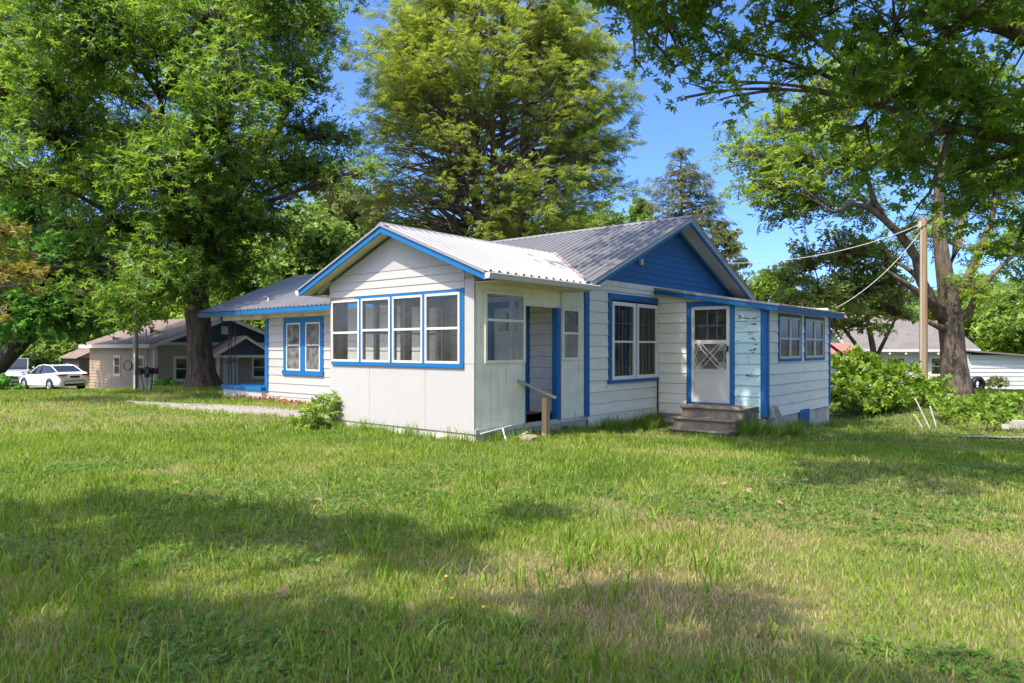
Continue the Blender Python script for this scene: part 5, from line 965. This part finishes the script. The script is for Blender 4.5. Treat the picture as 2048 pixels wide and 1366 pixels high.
# red soil and bark chips along the side porch
Mt['chips'] = mat('red_bark_chips', (.30, .11, .06), .9, layers=(((12, 12, 12), .4, .7, (.18, .07, .04), .8),), rnd=.0)
n = 900; u = rng.uniform(-12.9, -8.6, n); v_ = 2.85 + rng.normal(size=n) * .18; P = np.stack([HC[0] + HX[0] * u + HY[0] * v_, HC[1] + HX[1] * u + HY[1] * v_, np.zeros(n)], -1); P[:, 2] = zt(P[:, 0], P[:, 1]) + rng.uniform(0, .09, n) * np.exp(-((v_ - 2.9) / .2) ** 2)
V, T = scatter([quad_leaf(1, .5, .1), quad_leaf(1, .35, -.1)], P, rng.normal(size=(n, 3)) + 1e-3, np.array([[0, 0, 1.]]) + rng.normal(size=(n, 3)) * .6, rng.uniform(.04, .12, n), rng)
tag(mesh_np('bark_mulch', V, np.arange(len(V)).reshape(-1, 4), Mt['chips'], None, T), 'red bark chips along the side porch', 'mulch', kind='stuff')
# ---------------------------------------------------------------- grass
Mt['grass'] = mat('grass_blades', (.1, .18, .03), .6, spec=.3, trans=.42, attr=((.0, (.075, .155, .018)), (.35, (.165, .27, .03)), (.62, (.265, .36, .05)), (.82, (.33, .34, .10)), (1., (.46, .35, .20))))
NG = np.random.default_rng(99).uniform(0, 1, (64, 64))
def vnoise(x, y, s, ox=0.):
    u = x / s + 17.3 + ox; v = y / s + 5.1 + ox * 2; i = np.floor(u).astype(int); j = np.floor(v).astype(int); a = u - i; b = v - j; a = a * a * (3 - 2 * a); b = b * b * (3 - 2 * b)
    g = lambda p, q: NG[p % 64, q % 64]
    return (g(i, j) * (1 - a) + g(i + 1, j) * a) * (1 - b) + (g(i, j + 1) * (1 - a) + g(i + 1, j + 1) * a) * b
def fnoise(x, y, s, ox=0.): return .55 * vnoise(x, y, s, ox) + .3 * vnoise(x, y, s * .45, ox + 3) + .15 * vnoise(x, y, s * .2, ox + 7)
def lawn_mask(x, y):
    hx = (x - HC[0]) * HX[0] + (y - HC[1]) * HX[1]; hy = (x - HC[0]) * HY[0] + (y - HC[1]) * HY[1]
    inside = ((hx > -3.85) & (hx < .03) & (hy > -.03) & (hy < 3.3)) | ((hx > -13.8) & (hx < .03) & (hy > 3.0) & (hy < 10.5)) | ((hx > -.1) & (hx < 2.5) & (hy > 6.0) & (hy < 10.5)) | ((hx > .58) & (hx < 2.36) & (hy > 4.62) & (hy < 6.1))
    d = np.full(x.shape, 9.); 
    for c, w in zip(gd_c, gd_w): d = np.minimum(d, np.hypot(x - c[0], y - c[1]) / w)
    for c, w in zip(rd_c, rd_w): d = np.minimum(d, np.hypot(x - c[0], y - c[1]) / w)
    return ~inside & (rng.uniform(0, 1, x.shape) < np.clip((d - .45) / .5, .04, 1.)), hx, hy
def dryness(x, y):
    d = 1.5 * (fnoise(x, y, 1.7) - .53) + .35 * (vnoise(x, y, .25, 5) - .5)
    for cx, cy, r, a in ((.3, 4.35, .55, .55), (1.2, 4.45, .5, .5), (2.4, 5.6, .9, .38), (-.2, 4.6, .4, .35), (3.6, 5.2, .8, .25), (1.5, 7.5, 1.6, .16), (3.2, 7.2, 1.2, .22), (-.8, 5.1, .5, .28), (-1.6, 5.7, .4, .2), (4.6, 8.6, .8, .2)): d = d + a * np.exp(-((x - cx) ** 2 + (y - cy) ** 2) / (2 * r * r))
    return d
def blades(x, y, h, w, tint, r, lean=.55):
    n = len(x); z = zt(x, y) - .005; a = r.uniform(0, 2 * math.pi, n); la = r.uniform(0, 2 * math.pi, n); ln = lean * r.uniform(.15, 1., n) * h
    dx, dy = np.cos(a) * w / 2, np.sin(a) * w / 2; bx, by = np.cos(la) * ln, np.sin(la) * ln; hh = h * np.sqrt(np.clip(1 - (ln / h) ** 2 * .6, .2, 1))
    P = np.empty((n, 5, 3)); P[:, 0] = np.stack([x - dx, y - dy, z], -1); P[:, 1] = np.stack([x + dx, y + dy, z], -1)
    P[:, 2] = np.stack([x - dx * .8 + bx * .32, y - dy * .8 + by * .32, z + hh * .6], -1); P[:, 3] = np.stack([x + dx * .8 + bx * .32, y + dy * .8 + by * .32, z + hh * .6], -1); P[:, 4] = np.stack([x + bx, y + by, z + hh], -1)
    i = np.arange(n)[:, None] * 5; F = np.concatenate([i + np.array([[0, 1, 3]]), i + np.array([[0, 3, 2]]), i + np.array([[2, 3, 4]])], 1).reshape(-1, 3)
    return P.reshape(-1, 3), F, np.repeat(tint, 5)
def merge(parts):
    V = []; F = []; T = []; o = 0
    for v, f, t in parts: V.append(v); F.append(f + o); T.append(t); o += len(v)
    return np.concatenate(V), np.concatenate(F), np.concatenate(T)
def band(d0, d1, dens, h, w, seed):
    r = np.random.default_rng(seed); A = .80 * (d1 * d1 - d0 * d0) + 2 * 1.2 * (d1 - d0); n = int(A * dens); D = np.sqrt(r.uniform(d0 * d0, d1 * d1, n)); x = r.uniform(-1, 1, n) * (.80 * D + 1.2)
    k, hx, hy = lawn_mask(x, D); x, D = x[k], D[k]; n = len(x); dry = dryness(x, D); tall = fnoise(x, D, 1.3, 11)
    t = np.clip(.44 + .14 * r.normal(size=n) + .9 * np.clip(dry, -.25, 1) * .75 + .35 * (fnoise(x, D, .8, 2) - .5), 0, 1); t = np.where(r.uniform(0, 1, n) < .05 + .4 * np.clip(dry, 0, 1), r.uniform(.85, 1., n), t)
    H_ = h * r.uniform(.4, 1.4, n) * (.25 + 1.4 * tall) * (1 - .45 * np.clip(dry, 0, .8)); return blades(x, D, H_, w * r.uniform(.7, 1.3, n), t, r, .75)
parts = [band(2.3, 6.2, 3000, .066, .0072, 1), band(6.2, 12.5, 1250, .068, .0105, 2), band(12.5, 30, 230, .085, .020, 3)]
# coarse tufts of crabgrass standing above the rest, and rank grass along the walls
r = np.random.default_rng(5)
def tufts(n, sx, sy, hmin, hmax, nb, w, seed, t0=.3, rad=.07):
    r = np.random.default_rng(seed); X = np.repeat(sx, nb) + r.normal(size=n * nb) * rad; Y = np.repeat(sy, nb) + r.normal(size=n * nb) * rad
    return blades(X, Y, np.repeat(r.uniform(hmin, hmax, n), nb) * r.uniform(.55, 1.15, n * nb), w * r.uniform(.7, 1.2, n * nb), np.clip(t0 + .13 * r.normal(size=n * nb) + np.repeat(.1 * r.normal(size=n), nb), 0, 1), r, .95)
n = 620; D = np.sqrt(r.uniform(2.5 ** 2, 8.5 ** 2, n)); x = r.uniform(-1, 1, n) * (.8 * D + .6); k = fnoise(x, D, 1.5, 21) - .25 * (x > 1.5) > .40; x, D = x[k], D[k]; parts.append(tufts(len(x), x, D, .10, .24, 15, .0125, 6, .34))
n = 520; D = np.sqrt(r.uniform(8.5 ** 2, 16 ** 2, n)); x = r.uniform(-1, 1, n) * (.8 * D); k, hx, hy = lawn_mask(x, D); k &= fnoise(x, D, 1.5, 21) > .46; x, D = x[k], D[k]; parts.append(tufts(len(x), x, D, .12, .2, 12, .013, 7, .34))
def along(a, b, n, off, seed): r = np.random.default_rng(seed); t = r.uniform(0, 1, n); u = a[0] + (b[0] - a[0]) * t; v = a[1] + (b[1] - a[1]) * t; du, dv = off; e = np.abs(r.normal(size=n)) * .13 + .04; u = u + du * e; v = v + dv * e; return HC[0] + HX[0] * u + HY[0] * v, HC[1] + HX[1] * u + HY[1] * v
for a, b, n, off, h0, h1, sd in (((-3.7, 0), (0, 0), 70, (0, -1), .10, .30, 8), ((0, .1), (0, 3.2), 46, (1, 0), .10, .26, 9), ((0, 3.2), (0, 6), 95, (1, 0), .18, .42, 10), ((1.9, 5.2), (3.1, 5.9), 70, (.6, -.6), .25, .5, 11), ((2.5, 6.1), (2.5, 10.3), 50, (1, 0), .12, .3, 12), ((0.1, 5.9), (.6, 4.7), 30, (0, -1), .15, .35, 13), ((-13.6, 2.9), (-11, 2.9), 20, (0, -1), .1, .25, 14)):
    X_, Y_ = along(a, b, n, off, sd); parts.append(tufts(n, X_, Y_, h0, h1, 16, .009, sd + 50, .27, .06))
V, F, T = merge(parts)
tag(mesh_np('grass', V, F, Mt['grass'], None, T), 'green lawn grass with coarse tufts and dry patches', 'grass', kind='stuff')
# clover and ground ivy between the blades
n = 60000; D = np.sqrt(r.uniform(2.4 ** 2, 9 ** 2, n)); x = r.uniform(-1, 1, n) * (.8 * D + .8); k = fnoise(x, D, 1.1, 31) + .10 * (x < .3) - .04 > .50; k &= lawn_mask(x, D)[0]; x, D = x[k], D[k]; n = len(x)
P = np.stack([x, D, zt(x, D) + r.uniform(.01, .05, n)], -1); dr_ = r.normal(size=(n, 3)); dr_[:, 2] *= .25; U = r.normal(size=(n, 3)) * .25; U[:, 2] += 1
CLO = [np.concatenate([quad_leaf(1, .95, .05, .1, (0, 0, 0), a) for a in (0, 2.1, 4.2)])]
V, T = scatter(CLO, P, dr_, U, r.uniform(.012, .026, n), r)
Mt['clover'] = leafmat('clover_leaves', (.05, .13, .018), (.085, .18, .025), (.13, .24, .035), .3)
tag(mesh_np('clover', V, np.arange(len(V)).reshape(-1, 4), Mt['clover'], None, T), 'low clover leaves spread through the near lawn', 'clover', kind='stuff')
